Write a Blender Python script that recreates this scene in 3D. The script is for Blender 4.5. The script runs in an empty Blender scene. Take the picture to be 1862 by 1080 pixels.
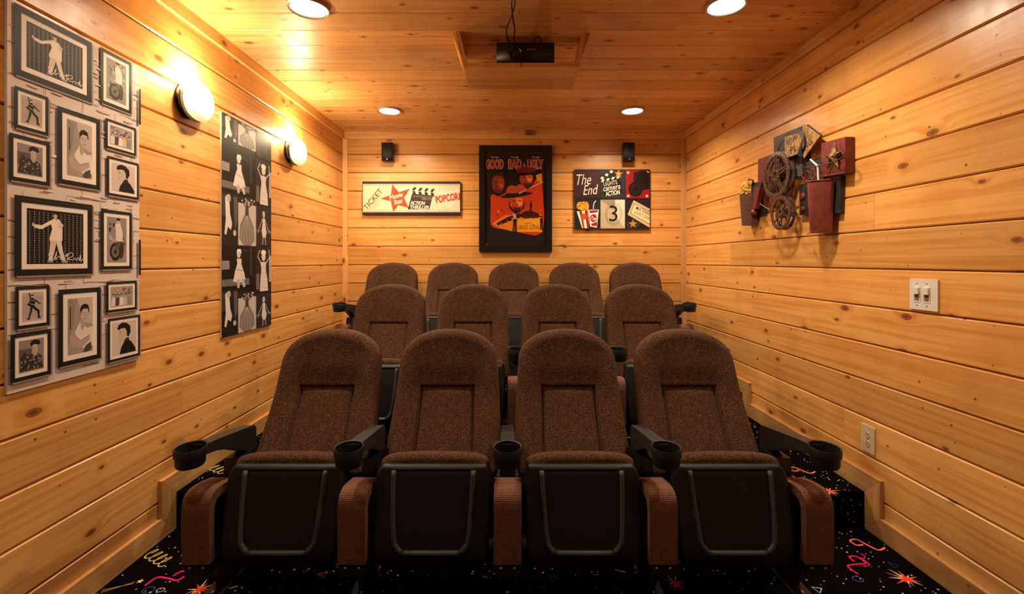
import bpy, bmesh, math, random
from mathutils import Vector, Matrix
random.seed(7)
C = bpy.context.scene.collection
S = bpy.context.scene

# ------------------------------------------------------------------ camera, light, exposure
F, CX, CY, CAMZ = 850.0, 925.0, 474.5, 1.276        # focal length in px, vanishing point, eye height
cam = bpy.data.cameras.new('camera')
cam.sensor_width = 36.0
cam.lens = F / 1862 * 36
cam.shift_x = (931 - CX) / 1862
cam.shift_y = -(540 - CY) / 1862
cam.clip_start = 0.02
cam_o = bpy.data.objects.new('camera', cam)
cam_o.location = (0, 0, CAMZ)
cam_o.rotation_euler = (math.pi / 2, 0, 0)
C.objects.link(cam_o)
S.camera = cam_o
S.view_settings.view_transform = 'Standard'
S.view_settings.look = 'None'
S.view_settings.exposure = -0.06
S.view_settings.gamma = 1.0
S.view_settings.use_curve_mapping = False
w = bpy.data.worlds.new('world')
S.world = w
w.use_nodes = True
w.node_tree.nodes['Background'].inputs[0].default_value = (0.02, 0.015, 0.01, 1)
DOWN_W = 21.0            # ceiling downlights, W each
DOWN_COL = (1.0, 0.80, 0.58)
GLOBE_E = 9.0           # opal sconce globes
GLOBE_COL = (1.0, 0.72, 0.34)

# ------------------------------------------------------------------ room measures
XL, XR, YB, YF, ZC = -1.607, 1.720, 4.54, -2.0, 2.528
R1, R2, Z2, Z3 = 2.235, 3.405, 0.173, 0.317      # risers, tier heights
SB = YB / F

def LW(px, py, n=0.0):      # a pixel on the left wall -> (Y, z)
    Y = (-XL - n) * F / (CX - px)
    return Y, CAMZ - (py - CY) * Y / F
def RW(px, py, n=0.0):
    Y = (XR - n) * F / (px - CX)
    return Y, CAMZ - (py - CY) * Y / F
def BW(px, py, n=0.0):      # back wall -> (X, z)
    return (px - CX) * (YB - n) / F, CAMZ - (py - CY) * (YB - n) / F

# ------------------------------------------------------------------ materials
def lin(c):
    return tuple(((v / 12.92) if v <= 0.04045 else ((v + 0.055) / 1.055) ** 2.4) for v in c)
def hexc(s):
    return lin(tuple(int(s[i:i + 2], 16) / 255 for i in (0, 2, 4)))
def mat(name, col=(0.5, 0.5, 0.5), rough=0.5, metal=0.0, emit=None, es=0.0, spec=None):
    m = bpy.data.materials.new(name)
    m.use_nodes = True
    b = m.node_tree.nodes['Principled BSDF']
    b.inputs['Base Color'].default_value = (*col, 1)
    b.inputs['Roughness'].default_value = rough
    b.inputs['Metallic'].default_value = metal
    if spec is not None:
        b.inputs['Specular IOR Level'].default_value = spec
    if emit:
        b.inputs['Emission Color'].default_value = (*emit, 1)
        b.inputs['Emission Strength'].default_value = es
    return m
class NT:
    def __init__(s, m):
        s.t = m.node_tree; s.b = s.t.nodes['Principled BSDF']
    def n(s, typ, **kw):
        nd = s.t.nodes.new(typ)
        for k, v in kw.items():
            if k.startswith('i_'):
                nd.inputs[k[2:].replace('_', ' ')].default_value = v
            else:
                setattr(nd, k, v)
        return nd
    def l(s, a, b):
        s.t.links.new(a, b)
    def math(s, op, a, b=None, clamp=False):
        nd = s.n('ShaderNodeMath', operation=op, use_clamp=clamp)
        for i, v in enumerate((a, b)):
            if v is None: continue
            if isinstance(v, (int, float)): nd.inputs[i].default_value = v
            else: s.l(v, nd.inputs[i])
        return nd.outputs[0]
    def step(s, v, a, b, x=0.0, y=1.0):
        nd = s.n('ShaderNodeMapRange', interpolation_type='SMOOTHSTEP')
        s.l(v, nd.inputs[0])
        for i, q in enumerate((a, b, x, y)): nd.inputs[i + 1].default_value = q
        return nd.outputs[0]
    def mix(s, f, a, b, blend='MIX'):
        nd = s.n('ShaderNodeMix', data_type='RGBA', blend_type=blend)
        for i, v in ((0, f), (6, a), (7, b)):
            if isinstance(v, (int, float)): nd.inputs[i].default_value = v
            elif isinstance(v, tuple): nd.inputs[i].default_value = (*v, 1)
            else: s.l(v, nd.inputs[i])
        return nd.outputs[2]

def wood(name, light, mid, dark, knot, knots=1.0, rough=0.3):
    m = mat(name, mid, rough)
    g = NT(m)
    tc = g.n('ShaderNodeTexCoord'); oi = g.n('ShaderNodeObjectInfo')
    off = g.n('ShaderNodeCombineXYZ')
    for i, k in enumerate((31.7, 57.3, 91.1)):
        g.l(g.math('MULTIPLY', oi.outputs['Random'], k), off.inputs[i])
    add = g.n('ShaderNodeVectorMath', operation='ADD')
    g.l(tc.outputs['Object'], add.inputs[0]); g.l(off.outputs[0], add.inputs[1])
    P = add.outputs[0]
    # knots: one chance per cell, in two sizes
    sep = g.n('ShaderNodeSeparateXYZ'); g.l(P, sep.inputs[0])
    wob = g.n('ShaderNodeTexNoise'); wob.inputs['Scale'].default_value = 28.0; wob.inputs['Detail'].default_value = 1.0
    g.l(P, wob.inputs['Vector'])
    def vor(sx, sz, keep, r0, r1):
        cv = g.n('ShaderNodeCombineXYZ')
        g.l(g.math('ADD', g.math('MULTIPLY', sep.outputs[0], sx), g.math('MULTIPLY', wob.outputs[0], 0.05)), cv.inputs[0])
        g.l(g.math('ADD', g.math('MULTIPLY', sep.outputs[2], sz), g.math('MULTIPLY', sep.outputs[1], 0.37)), cv.inputs[1])
        v = g.n('ShaderNodeTexVoronoi', feature='F1', voronoi_dimensions='2D'); v.inputs['Scale'].default_value = 1.0
        g.l(cv.outputs[0], v.inputs['Vector'])
        sc = g.n('ShaderNodeSeparateColor'); g.l(v.outputs['Color'], sc.inputs[0])
        miss = g.step(sc.outputs[0], keep, keep + 0.01, 0, 1.5)
        size = g.step(sc.outputs[1], 0, 1, 0.95, 2.2)
        return g.math('ADD', g.math('MULTIPLY', v.outputs['Distance'], size), miss)
    d1 = vor(3.4, 6.4, min(0.95, 0.42 * knots), 0, 0); d2 = vor(8.0, 10.0, min(0.9, 0.26 * knots), 0, 0)
    k1 = g.step(d1, 0.045, 0.085, 1, 0)
    k1c = g.step(d1, 0.0, 0.05, 1, 0)
    ringk = g.math('MULTIPLY', g.step(d1, 0.055, 0.08, 0, 1), g.step(d1, 0.08, 0.10, 1, 0))
    k2 = g.step(d2, 0.03, 0.07, 1, 0)
    # grain, swept round the knots
    bulge = g.step(d1, 0.0, 0.45, 1, 0)
    z = g.math('ADD', g.math('MULTIPLY', sep.outputs[2], 1.0), g.math('MULTIPLY', bulge, 0.035))
    cmb = g.n('ShaderNodeCombineXYZ')
    g.l(g.math('MULTIPLY', sep.outputs[0], 1.1), cmb.inputs[0])
    g.l(sep.outputs[1], cmb.inputs[1]); g.l(g.math('MULTIPLY', z, 44.0), cmb.inputs[2])
    n1 = g.n('ShaderNodeTexNoise'); n1.inputs['Scale'].default_value = 1.0
    n1.inputs['Detail'].default_value = 5.0; n1.inputs['Distortion'].default_value = 0.5
    g.l(cmb.outputs[0], n1.inputs['Vector'])
    grain = n1.outputs[0]
    mp2 = g.n('ShaderNodeMapping'); mp2.inputs['Scale'].default_value = (9, 9, 2.2)
    g.l(P, mp2.inputs[0])
    n2 = g.n('ShaderNodeTexNoise'); n2.inputs['Scale'].default_value = 1.0; n2.inputs['Detail'].default_value = 2.0
    g.l(mp2.outputs[0], n2.inputs['Vector'])
    n3 = g.n('ShaderNodeTexNoise'); n3.inputs['Scale'].default_value = 2.4; n3.inputs['Detail'].default_value = 2.0
    g.l(P, n3.inputs['Vector'])
    c = g.mix(g.step(grain, 0.36, 0.66), light, mid)
    c = g.mix(g.math('MULTIPLY', g.step(grain, 0.55, 0.76), 0.36), c, dark)
    c = g.mix(g.math('MULTIPLY', g.step(n3.outputs[0], 0.5, 0.72), 0.35), c, dark)
    # pale cross figure beside the knots
    fig = g.math('MULTIPLY', g.step(n2.outputs[0], 0.48, 0.66), g.step(d1, 0.15, 0.6, 0.9, 0.2))
    c = g.mix(fig, c, light)
    tint = g.step(oi.outputs['Random'], 0, 1, 0.84, 1.1)
    tc2 = g.n('ShaderNodeCombineXYZ')
    for i in range(3): g.l(tint, tc2.inputs[i])
    c = g.mix(1.0, c, tc2.outputs[0], 'MULTIPLY')
    c = g.mix(g.math('MULTIPLY', g.step(d1, 0.09, 0.26, 1, 0), 0.45), c, dark)
    c = g.mix(g.math('MULTIPLY', k1, 0.85), c, knot)
    c = g.mix(g.math('MULTIPLY', ringk, 0.75), c, tuple(v * 0.5 for v in knot))
    c = g.mix(g.math('MULTIPLY', k1c, 0.4), c, tuple(v * 0.5 for v in knot))
    c = g.mix(g.math('MULTIPLY', k2, 0.8), c, tuple(v * 0.6 for v in knot))
    g.l(c, g.b.inputs['Base Color'])
    g.l(g.step(n2.outputs[0], 0.3, 0.7, rough + 0.05, rough - 0.04), g.b.inputs['Roughness'])
    bp = g.n('ShaderNodeBump'); bp.inputs['Strength'].default_value = 0.12; bp.inputs['Distance'].default_value = 0.004
    g.l(g.math('ADD', grain, g.math('MULTIPLY', n2.outputs[0], 1.2)), bp.inputs['Height']); g.l(bp.outputs[0], g.b.inputs['Normal'])
    return m

def fabric(name, c1, c2, scale=900, weave=False, fleck=(0.3, 0.17, 0.1)):
    m = mat(name, c1, 0.95, spec=0.15)
    g = NT(m)
    tc = g.n('ShaderNodeTexCoord')
    n1 = g.n('ShaderNodeTexNoise'); n1.inputs['Scale'].default_value = scale * 0.35; n1.inputs['Detail'].default_value = 2
    g.l(tc.outputs['Object'], n1.inputs['Vector'])
    n2 = g.n('ShaderNodeTexNoise'); n2.inputs['Scale'].default_value = 14; n2.inputs['Detail'].default_value = 3
    g.l(tc.outputs['Object'], n2.inputs['Vector'])
    v = g.n('ShaderNodeTexVoronoi'); v.inputs['Scale'].default_value = scale * 0.4
    g.l(tc.outputs['Object'], v.inputs['Vector'])
    c = g.mix(g.step(n1.outputs[0], 0.38, 0.62), c1, c2)
    sv = g.n('ShaderNodeSeparateColor'); g.l(v.outputs['Color'], sv.inputs[0])
    c = g.mix(g.math('MULTIPLY', g.step(sv.outputs[0], 0.80, 0.92), 0.5), c, fleck)
    c = g.mix(g.math('MULTIPLY', g.step(n2.outputs[0], 0.4, 0.7), 0.25), c, tuple(q * 0.55 for q in c1))
    h = n1.outputs[0]
    if weave:
        wv = g.n('ShaderNodeTexWave', bands_direction='Z'); wv.inputs['Scale'].default_value = 62
        wv.inputs['Distortion'].default_value = 0.6; wv.inputs['Detail Scale'].default_value = 8
        g.l(tc.outputs['Object'], wv.inputs['Vector'])
        c = g.mix(g.math('MULTIPLY', g.step(wv.outputs['Fac'], 0.1, 0.6, 1, 0), 0.4), c, tuple(q * 0.45 for q in c1))
        h = g.math('ADD', h, wv.outputs['Fac'])
    g.l(c, g.b.inputs['Base Color'])
    bp = g.n('ShaderNodeBump'); bp.inputs['Strength'].default_value = 0.5; bp.inputs['Distance'].default_value = 0.0015
    g.l(h, bp.inputs['Height']); g.l(bp.outputs[0], g.b.inputs['Normal'])
    g.b.inputs['Sheen Weight'].default_value = 0.06
    g.b.inputs['Sheen Roughness'].default_value = 0.5
    g.b.inputs['Sheen Tint'].default_value = (0.8, 0.55, 0.4, 1)
    return m

def bumpy(name, col, rough, scale, strength=0.3, dist=0.001, spec=None, metal=0.0, var=0.0):
    m = mat(name, col, rough, metal, spec=spec)
    g = NT(m)
    tc = g.n('ShaderNodeTexCoord')
    n1 = g.n('ShaderNodeTexNoise'); n1.inputs['Scale'].default_value = scale; n1.inputs['Detail'].default_value = 3
    g.l(tc.outputs['Object'], n1.inputs['Vector'])
    bp = g.n('ShaderNodeBump'); bp.inputs['Strength'].default_value = strength; bp.inputs['Distance'].default_value = dist
    g.l(n1.outputs[0], bp.inputs['Height']); g.l(bp.outputs[0], g.b.inputs['Normal'])
    if var:
        c = g.mix(g.step(n1.outputs[0], 0.35, 0.65), tuple(v * (1 - var) for v in col), tuple(min(1, v * (1 + var)) for v in col))
        g.l(c, g.b.inputs['Base Color'])
    return m

M = {}
M['wall_wood'] = wood('honey_pine', (0.76, 0.405, 0.125), (0.66, 0.295, 0.072), (0.51, 0.190, 0.034), (0.16, 0.042, 0.010), 1.15, rough=0.32)
M['ceiling_wood'] = wood('ceiling_pine', (0.83, 0.48, 0.20), (0.73, 0.355, 0.115), (0.53, 0.20, 0.045), (0.15, 0.036, 0.010), 1.5, rough=0.40)
M['trim_wood'] = wood('trim_pine', (0.79, 0.46, 0.18), (0.69, 0.34, 0.105), (0.49, 0.20, 0.045), (0.16, 0.05, 0.014), 0.8, rough=0.34)
M['base_wood_shaded'] = wood('base_pine_shaded', (0.62, 0.36, 0.135), (0.53, 0.27, 0.085), (0.38, 0.16, 0.042), (0.13, 0.04, 0.012), 0.8, rough=0.34)  # trim pine darkened: the baseboards' shade is put into the colour
M['gap'] = mat('dark_joint', (0.10, 0.035, 0.012), 0.8)
M['fabric'] = fabric('brown_tweed', (0.098, 0.044, 0.023), (0.022, 0.009, 0.005), 800, fleck=(0.21, 0.12, 0.075))
M['pad_fabric'] = fabric('brown_woven_cord', (0.200, 0.088, 0.058), (0.095, 0.038, 0.025), 900, weave=True, fleck=(0.26, 0.13, 0.085))
M['plastic'] = bumpy('black_moulded_plastic', (0.008, 0.009, 0.011), 0.47, 420, 0.9, 0.0012, spec=0.35, var=0.5)
M['ridge_lightened'] = bumpy('lightened_ridge_plastic', (0.040, 0.045, 0.053), 0.42, 420, 0.6, 0.0008)  # paler than the pan: mostly light on the ridge, put into the colour
M['arm'] = bumpy('grey_black_armrest', (0.016, 0.0165, 0.018), 0.42, 380, 0.35, 0.0008)
M['metal_black'] = mat('black_painted_steel', (0.008, 0.008, 0.009), 0.35)
M['bolt'] = mat('bright_bolt', (0.55, 0.55, 0.55), 0.25, 1.0)
M['carpet'] = bumpy('black_carpet', (0.0045, 0.003, 0.004), 1.0, 700, 0.6, 0.003, spec=0.0, var=0.6)
M['white_plastic'] = mat('white_switch_plastic', (0.74, 0.71, 0.66), 0.35)
M['almond'] = mat('almond_plastic', (0.60, 0.50, 0.30), 0.4)
M['dark'] = mat('dark_slot', (0.01, 0.008, 0.006), 0.6)
M['ring_metal'] = mat('brushed_trim_metal', (0.55, 0.45, 0.38), 0.35, 0.6)
M['white_trim'] = mat('white_enamel', (0.85, 0.82, 0.78), 0.35)
M['speaker'] = mat('black_speaker_plastic', (0.010, 0.010, 0.011), 0.4)
M['grille'] = bumpy('speaker_grille_cloth', (0.016, 0.016, 0.017), 0.8, 900, 0.6, 0.001)
M['silver'] = mat('silver_badge', (0.6, 0.6, 0.6), 0.3, 1.0)
M['bronze'] = mat('dark_bronze', (0.055, 0.028, 0.015), 0.4, 0.8)
M['globe'] = mat('opal_glass_lit', (0.9, 0.8, 0.6), 0.3, emit=GLOBE_COL, es=GLOBE_E)
g = NT(M['globe'])       # the bulb sits high in the glass, so the upper half glows most
tc_ = g.n('ShaderNodeTexCoord'); sx_ = g.n('ShaderNodeSeparateXYZ'); g.l(tc_.outputs['Object'], sx_.inputs[0])
g.l(g.step(sx_.outputs[2], -0.10, 0.05, 0.9, GLOBE_E), g.b.inputs['Emission Strength'])
M['lens'] = mat('downlight_lens_lit', (0.9, 0.9, 0.9), 0.4, emit=(1.0, 0.9, 0.75), es=9.0)
M['frame_black'] = mat('black_gloss_frame', (0.007, 0.006, 0.006), 0.28)
M['edge'] = mat('canvas_edge', (0.62, 0.50, 0.38), 0.7)
M['edge_dark'] = mat('dark_canvas_edge', (0.05, 0.025, 0.02), 0.6)
M['screen'] = mat('white_projection_screen', (0.8, 0.8, 0.8), 0.9)
gm = mat('poster_glass', (1, 1, 1), 0.02)      # thin clear pane: sees through, mirrors by Fresnel
gn = NT(gm)
tr_ = gn.n('ShaderNodeBsdfTransparent'); gl_ = gn.n('ShaderNodeBsdfGlossy'); gl_.inputs['Roughness'].default_value = 0.03
fz = gn.n('ShaderNodeFresnel'); fz.inputs['IOR'].default_value = 1.5
mx = gn.n('ShaderNodeMixShader')
geo_ = gn.n('ShaderNodeNewGeometry')
gn.l(gn.math('MULTIPLY', fz.outputs[0], gn.math('SUBTRACT', 1.0, geo_.outputs['Backfacing'])), mx.inputs[0]); gn.l(tr_.outputs[0], mx.inputs[1]); gn.l(gl_.outputs[0], mx.inputs[2])
gn.l(mx.outputs[0], gm.node_tree.nodes['Material Output'].inputs['Surface'])
M['glass'] = gm
def printmat(name, rough):
    m = mat(name, (1, 1, 1), rough)
    g = NT(m)
    a = g.n('ShaderNodeVertexColor'); a.layer_name = 'Col'
    g.l(a.outputs[0], g.b.inputs['Base Color'])
    g.b.inputs['Specular IOR Level'].default_value = 0.2
    return m
M['print'] = printmat('printed_canvas', 0.5)
M['print_matte'] = printmat('printed_paper', 0.85)
M['rust_red'] = bumpy('worn_red_paint', (0.155, 0.020, 0.017), 0.45, 30, 0.3, 0.002, var=0.2)
M['cup_red'] = bumpy('brick_red_corrugated', (0.21, 0.048, 0.036), 0.36, 25, 0.2, 0.001, var=0.2, metal=0.3)
M['char'] = bumpy('charcoal_tin', (0.018, 0.018, 0.020), 0.45, 30, 0.3, 0.002, var=0.3)
M['tan'] = bumpy('aged_tan_paint', (0.33, 0.19, 0.07), 0.6, 45, 0.25, 0.002, var=0.3)
M['reel'] = bumpy('burnished_brown_metal', (0.13, 0.078, 0.056), 0.38, 60, 0.25, 0.001, metal=0.6, var=0.3)
M['gold'] = bumpy('rubbed_gold_metal', (0.22, 0.12, 0.045), 0.35, 50, 0.3, 0.001, metal=0.6, var=0.7)
M['popcorn'] = bumpy('yellow_popcorn', (0.85, 0.50, 0.10), 0.6, 80, 0.5, 0.004, var=0.35)
M['box_brown'] = bumpy('brown_corrugated', (0.12, 0.045, 0.03), 0.5, 60, 0.3, 0.001, var=0.3)
M['white_paint'] = mat('white_straw_paint', (0.8, 0.78, 0.75), 0.4)
M['cord'] = mat('black_rubber_cord', (0.012, 0.008, 0.008), 0.45)

# ------------------------------------------------------------------ object helpers
def link(o, parent=None):
    C.objects.link(o)
    if parent is not None: o.parent = parent
    return o
def from_bm(name, bm, m, parent=None, smooth=False, loc=None, rot=None):
    me = bpy.data.meshes.new(name)
    bmesh.ops.recalc_face_normals(bm, faces=bm.faces)
    bm.to_mesh(me); bm.free()
    if m is not None: me.materials.append(m)
    if smooth:
        me.polygons.foreach_set('use_smooth', [True] * len(me.polygons))
    o = bpy.data.objects.new(name, me)
    if loc: o.location = loc
    if rot: o.rotation_euler = rot
    return link(o, parent)
def thing(name, label, cat, loc=(0, 0, 0), group=None):
    o = bpy.data.objects.new(name, None); o.empty_display_size = 0.1
    o.location = loc; link(o)
    return tag(o, label, cat, group)
def tag(o, label, cat, group=None):
    o['label'] = label; o['category'] = cat
    if group: o['group'] = group
    return o
def struct(o):
    o['kind'] = 'structure'; return o
def box(bm, x0, x1, y0, y1, z0, z1, mp=None):
    vs = [(x, y, z) for x in (x0, x1) for y in (y0, y1) for z in (z0, z1)]
    if mp: vs = [mp(*v) for v in vs]
    v = [bm.verts.new(p) for p in vs]
    for f in ((0, 1, 3, 2), (4, 6, 7, 5), (0, 4, 5, 1), (2, 3, 7, 6), (0, 2, 6, 4), (1, 5, 7, 3)):
        bm.faces.new([v[i] for i in f])
    return v
def bevel(bm, r, seg=2, ang=0.5):
    es = [e for e in bm.edges if len(e.link_faces) == 2 and e.calc_face_angle(0) > ang]
    bmesh.ops.recalc_face_normals(bm, faces=bm.faces)
    bmesh.ops.bevel(bm, geom=es, offset=r, segments=seg, affect='EDGES', profile=0.5)
def prism(bm, pts, n0, n1, mp):          # outline (a, b) extruded from n0 to n1
    lo = [bm.verts.new(mp(a, b, n0)) for a, b in pts]
    hi = [bm.verts.new(mp(a, b, n1)) for a, b in pts]
    k = len(pts)
    bm.faces.new(lo[::-1]); bm.faces.new(hi)
    for i in range(k):
        bm.faces.new((lo[i], lo[(i + 1) % k], hi[(i + 1) % k], hi[i]))
def lathe(bm, prof, seg=32, mp=None, close=False):       # profile (r, z) about the z axis
    rings = []
    for r, z in prof:
        ring = []
        for i in range(seg):
            a = 2 * math.pi * i / seg
            p = (r * math.cos(a), r * math.sin(a), z)
            ring.append(bm.verts.new(mp(*p) if mp else p))
        rings.append(ring)
    for a, b in zip(rings, rings[1:]):
        for i in range(seg):
            bm.faces.new((a[i], a[(i + 1) % seg], b[(i + 1) % seg], b[i]))
    if close:
        a, b = rings[-1], rings[0]
        for i in range(seg):
            bm.faces.new((a[i], a[(i + 1) % seg], b[(i + 1) % seg], b[i]))
    else:
        bm.faces.new(rings[0][::-1]); bm.faces.new(rings[-1])
def tube(bm, pts, r, seg=8):
    pts = [Vector(p) for p in pts]
    rings = []
    for i, p in enumerate(pts):
        d = (pts[min(i + 1, len(pts) - 1)] - pts[max(i - 1, 0)]).normalized()
        up = Vector((0, 0, 1)) if abs(d.z) < 0.9 else Vector((1, 0, 0))
        a = d.cross(up).normalized(); b = d.cross(a)
        rings.append([bm.verts.new(p + (a * math.cos(t) + b * math.sin(t)) * r) for t in [2 * math.pi * k / seg for k in range(seg)]])
    for a, b in zip(rings, rings[1:]):
        for i in range(seg):
            bm.faces.new((a[i], a[(i + 1) % seg], b[(i + 1) % seg], b[i]))
    bm.faces.new(rings[0][::-1]); bm.faces.new(rings[-1])
def circ(a, b, r, n=24, ry=None, rot=0.0):
    ry = r if ry is None else ry
    out = []
    for i in range(n):
        t = 2 * math.pi * i / n
        x, y = r * math.cos(t), ry * math.sin(t)
        out.append((a + x * math.cos(rot) - y * math.sin(rot), b + x * math.sin(rot) + y * math.cos(rot)))
    return out
def star(a, b, r, r2=None, n=5, rot=math.pi / 2):
    r2 = r2 or r * 0.4
    return [(a + (r if i % 2 == 0 else r2) * math.cos(rot + math.pi * i / n), b + (r if i % 2 == 0 else r2) * math.sin(rot + math.pi * i / n)) for i in range(2 * n)]
def spline(pts, n=8):
    out = []
    P = [pts[0]] + list(pts) + [pts[-1]]
    for i in range(1, len(P) - 2):
        p0, p1, p2, p3 = P[i - 1:i + 3]
        for k in range(n):
            t = k / n
            out.append(tuple(0.5 * ((2 * b) + (c - a) * t + (2 * a - 5 * b + 4 * c - d) * t * t + (-a + 3 * b - 3 * c + d) * t ** 3) for a, b, c, d in zip(p0, p1, p2, p3)))
    out.append(tuple(pts[-1]))
    return out

# ------------------------------------------------------------------ flat print
_glyph = {}
def glyphs(s, bold=0.0, shear=0.0):
    k = (s, bold, shear)
    if k not in _glyph:
        cu = bpy.data.curves.new('lettering', 'FONT')
        cu.body = s; cu.size = 1.0; cu.resolution_u = 3; cu.offset = bold; cu.shear = shear; cu.fill_mode = 'FRONT'
        o = bpy.data.objects.new('lettering', cu)
        me = bpy.data.meshes.new_from_object(o)
        vs = [(v.co.x, v.co.y) for v in me.vertices]
        fs = [tuple(p.vertices) for p in me.polygons]
        bpy.data.objects.remove(o); bpy.data.curves.remove(cu); bpy.data.meshes.remove(me)
        xs = [v[0] for v in vs]; ys = [v[1] for v in vs]
        _glyph[k] = (vs, fs, min(xs), max(xs), min(ys), max(ys))
    return _glyph[k]
class Art:
    """flat printed shapes on a plane: mp(a, b, n) -> world; every later shape lies a hair above the one before"""
    def __init__(s, mp, dn=0.000008):
        s.mp, s.dn, s.n = mp, dn, 0.0
        s.v, s.f, s.c = [], [], []
        s.hold = False            # shapes that do not touch one another share a level
        s.T = lambda a, b: (a, b)
    def poly(s, pts, col, raw=False):
        s.n += 0.0 if s.hold else s.dn
        k = len(s.v)
        for a, b in pts:
            a, b = s.T(a, b)
            s.v.append(s.mp(a, b, s.n))
        s.f.append(tuple(range(k, k + len(pts)))); s.c.append(hexc(col))
    def rect(s, a0, b0, a1, b1, col):
        s.poly([(a0, b0), (a1, b0), (a1, b1), (a0, b1)], col)
    def line(s, pts, w, col):
        s.n += 0.0 if s.hold else s.dn
        P = [s.T(*p) for p in pts]
        L, Rr = [], []
        for i, p in enumerate(P):
            q0, q1 = P[max(i - 1, 0)], P[min(i + 1, len(P) - 1)]
            dx, dy = q1[0] - q0[0], q1[1] - q0[1]
            d = math.hypot(dx, dy) or 1
            nx, ny = -dy / d * w / 2, dx / d * w / 2
            L.append((p[0] + nx, p[1] + ny)); Rr.append((p[0] - nx, p[1] - ny))
        for i in range(len(P) - 1):
            k = len(s.v)
            for a, b in (L[i], Rr[i], Rr[i + 1], L[i + 1]): s.v.append(s.mp(a, b, s.n))
            s.f.append((k, k + 1, k + 2, k + 3)); s.c.append(hexc(col))
    def text(s, t, a, b, w, h, col, rot=0.0, bold=0.0, shear=0.0):    # centred on (a, b), fitted to w x h
        vs, fs, x0, x1, y0, y1 = glyphs(t, bold, shear)
        s.n += 0.0 if s.hold else s.dn
        k = len(s.v)
        for x, y in vs:
            u = ((x - x0) / (x1 - x0) - 0.5) * w; q = ((y - y0) / (y1 - y0) - 0.5) * h
            p = s.T(a + u * math.cos(rot) - q * math.sin(rot), b + u * math.sin(rot) + q * math.cos(rot))
            s.v.append(s.mp(p[0], p[1], s.n))
        for f in fs:
            s.f.append(tuple(k + i for i in f)); s.c.append(hexc(col))
    def build(s, name, m, parent):
        me = bpy.data.meshes.new(name)
        me.from_pydata(s.v, [], s.f)
        ca = me.color_attributes.new('Col', 'FLOAT_COLOR', 'CORNER')
        i = 0
        for f, c in zip(s.f, s.c):
            for _ in f:
                ca.data[i].color = (*c, 1); i += 1
        me.materials.append(m)
        me.update()
        return link(bpy.data.objects.new(name, me), parent)
# ================================================================== ROOM
PITCH, GAP, TH = 0.1789, 0.0035, 0.022
_plank = {}
def plank_mesh(L, W, ch=0.007, th=TH):
    key = (round(L, 4), round(W, 4), ch, th)
    if key not in _plank:
        bm = bmesh.new()
        h, d = W / 2, ch
        prof = [(-h, 0), (-h, -th + d), (-h + d * 0.8, -th), (h - d * 0.8, -th), (h, -th + d), (h, 0)]
        a = [bm.verts.new((-L / 2, y, z)) for z, y in prof]
        b = [bm.verts.new((L / 2, y, z)) for z, y in prof]
        k = len(prof)
        bm.faces.new(a); bm.faces.new(b[::-1])
        for i in range(k):
            bm.faces.new((a[i], b[i], b[(i + 1) % k], a[(i + 1) % k]))
        bmesh.ops.recalc_face_normals(bm, faces=bm.faces)
        me = bpy.data.meshes.new('plank'); bm.to_mesh(me); bm.free()
        _plank[key] = me
    return _plank[key]
def plank(parent, L, W, loc, rot, m, name='plank', ch=0.007, th=TH):
    me = plank_mesh(L, W, ch, th)
    if not me.materials: me.materials.append(m)
    o = bpy.data.objects.new(name, me)
    o.location = loc; o.rotation_euler = rot
    return link(o, parent)

# plank mesh: face at local y = -TH, length along x, width along z
def sheet(name, x0, x1, y0, y1, z0, z1, m):
    bm = bmesh.new(); box(bm, x0, x1, y0, y1, z0, z1)
    return struct(from_bm(name, bm, m))
GR0 = 2.133                                    # one groove's height; the others follow at PITCH
rows = []
k = -3
while True:
    top = GR0 - k * PITCH; bot = top - PITCH
    if top <= 0.02: break
    if bot < ZC:
        rows.append((max(bot, 0.0), min(top, ZC)))
    k += 1
wl = sheet('wall_left', XL - TH - 0.06, XL - TH, YF, YB + 0.08, -0.02, ZC + 0.05, M['gap'])
wr = sheet('wall_right', XR + TH, XR + TH + 0.06, YF, YB + 0.08, -0.02, ZC + 0.05, M['gap'])
wb = sheet('wall_back', XL - TH, XR + TH, YB + TH, YB + TH + 0.06, -0.02, ZC + 0.05, M['gap'])
joints_l = [1.15, 3.4, 0.3, 2.5, 3.9, 1.9, 0.9, 3.0, 1.4, 3.6, 0.5, 2.3, 3.3, 1.0, 2.8, 1.7]
joints_r = [3.0, 0.8, 2.6, 1.5, 3.7, 0.9, 2.2, 3.62, 1.2, 3.3, 4.0, 0.6, 2.4, 1.3, 3.1, 0.9]
for i, (z0, z1) in enumerate(rows):
    W, zc = z1 - z0 - GAP, (z0 + z1) / 2
    for sgn, par, js in ((-1, wl, joints_l), (1, wr, joints_r)):
        j = js[i % len(js)]
        for a, b in ((YF, j), (j, YB)):
            L = b - a - 0.0012
            x = XL - TH if sgn < 0 else XR + TH
            # left wall faces +X: local -y -> +x
            plank(par, L, W, (x, (a + b) / 2, zc), (0, 0, math.pi / 2 if sgn < 0 else -math.pi / 2), M['wall_wood'])
    plank(wb, XR - XL, W, ((XL + XR) / 2, YB + TH, zc), (0, 0, 0), M['wall_wood'])
wf = sheet('wall_front', XL - TH, XR + TH, YF - 0.08, YF, -0.02, ZC + 0.05, M['wall_wood'])
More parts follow.
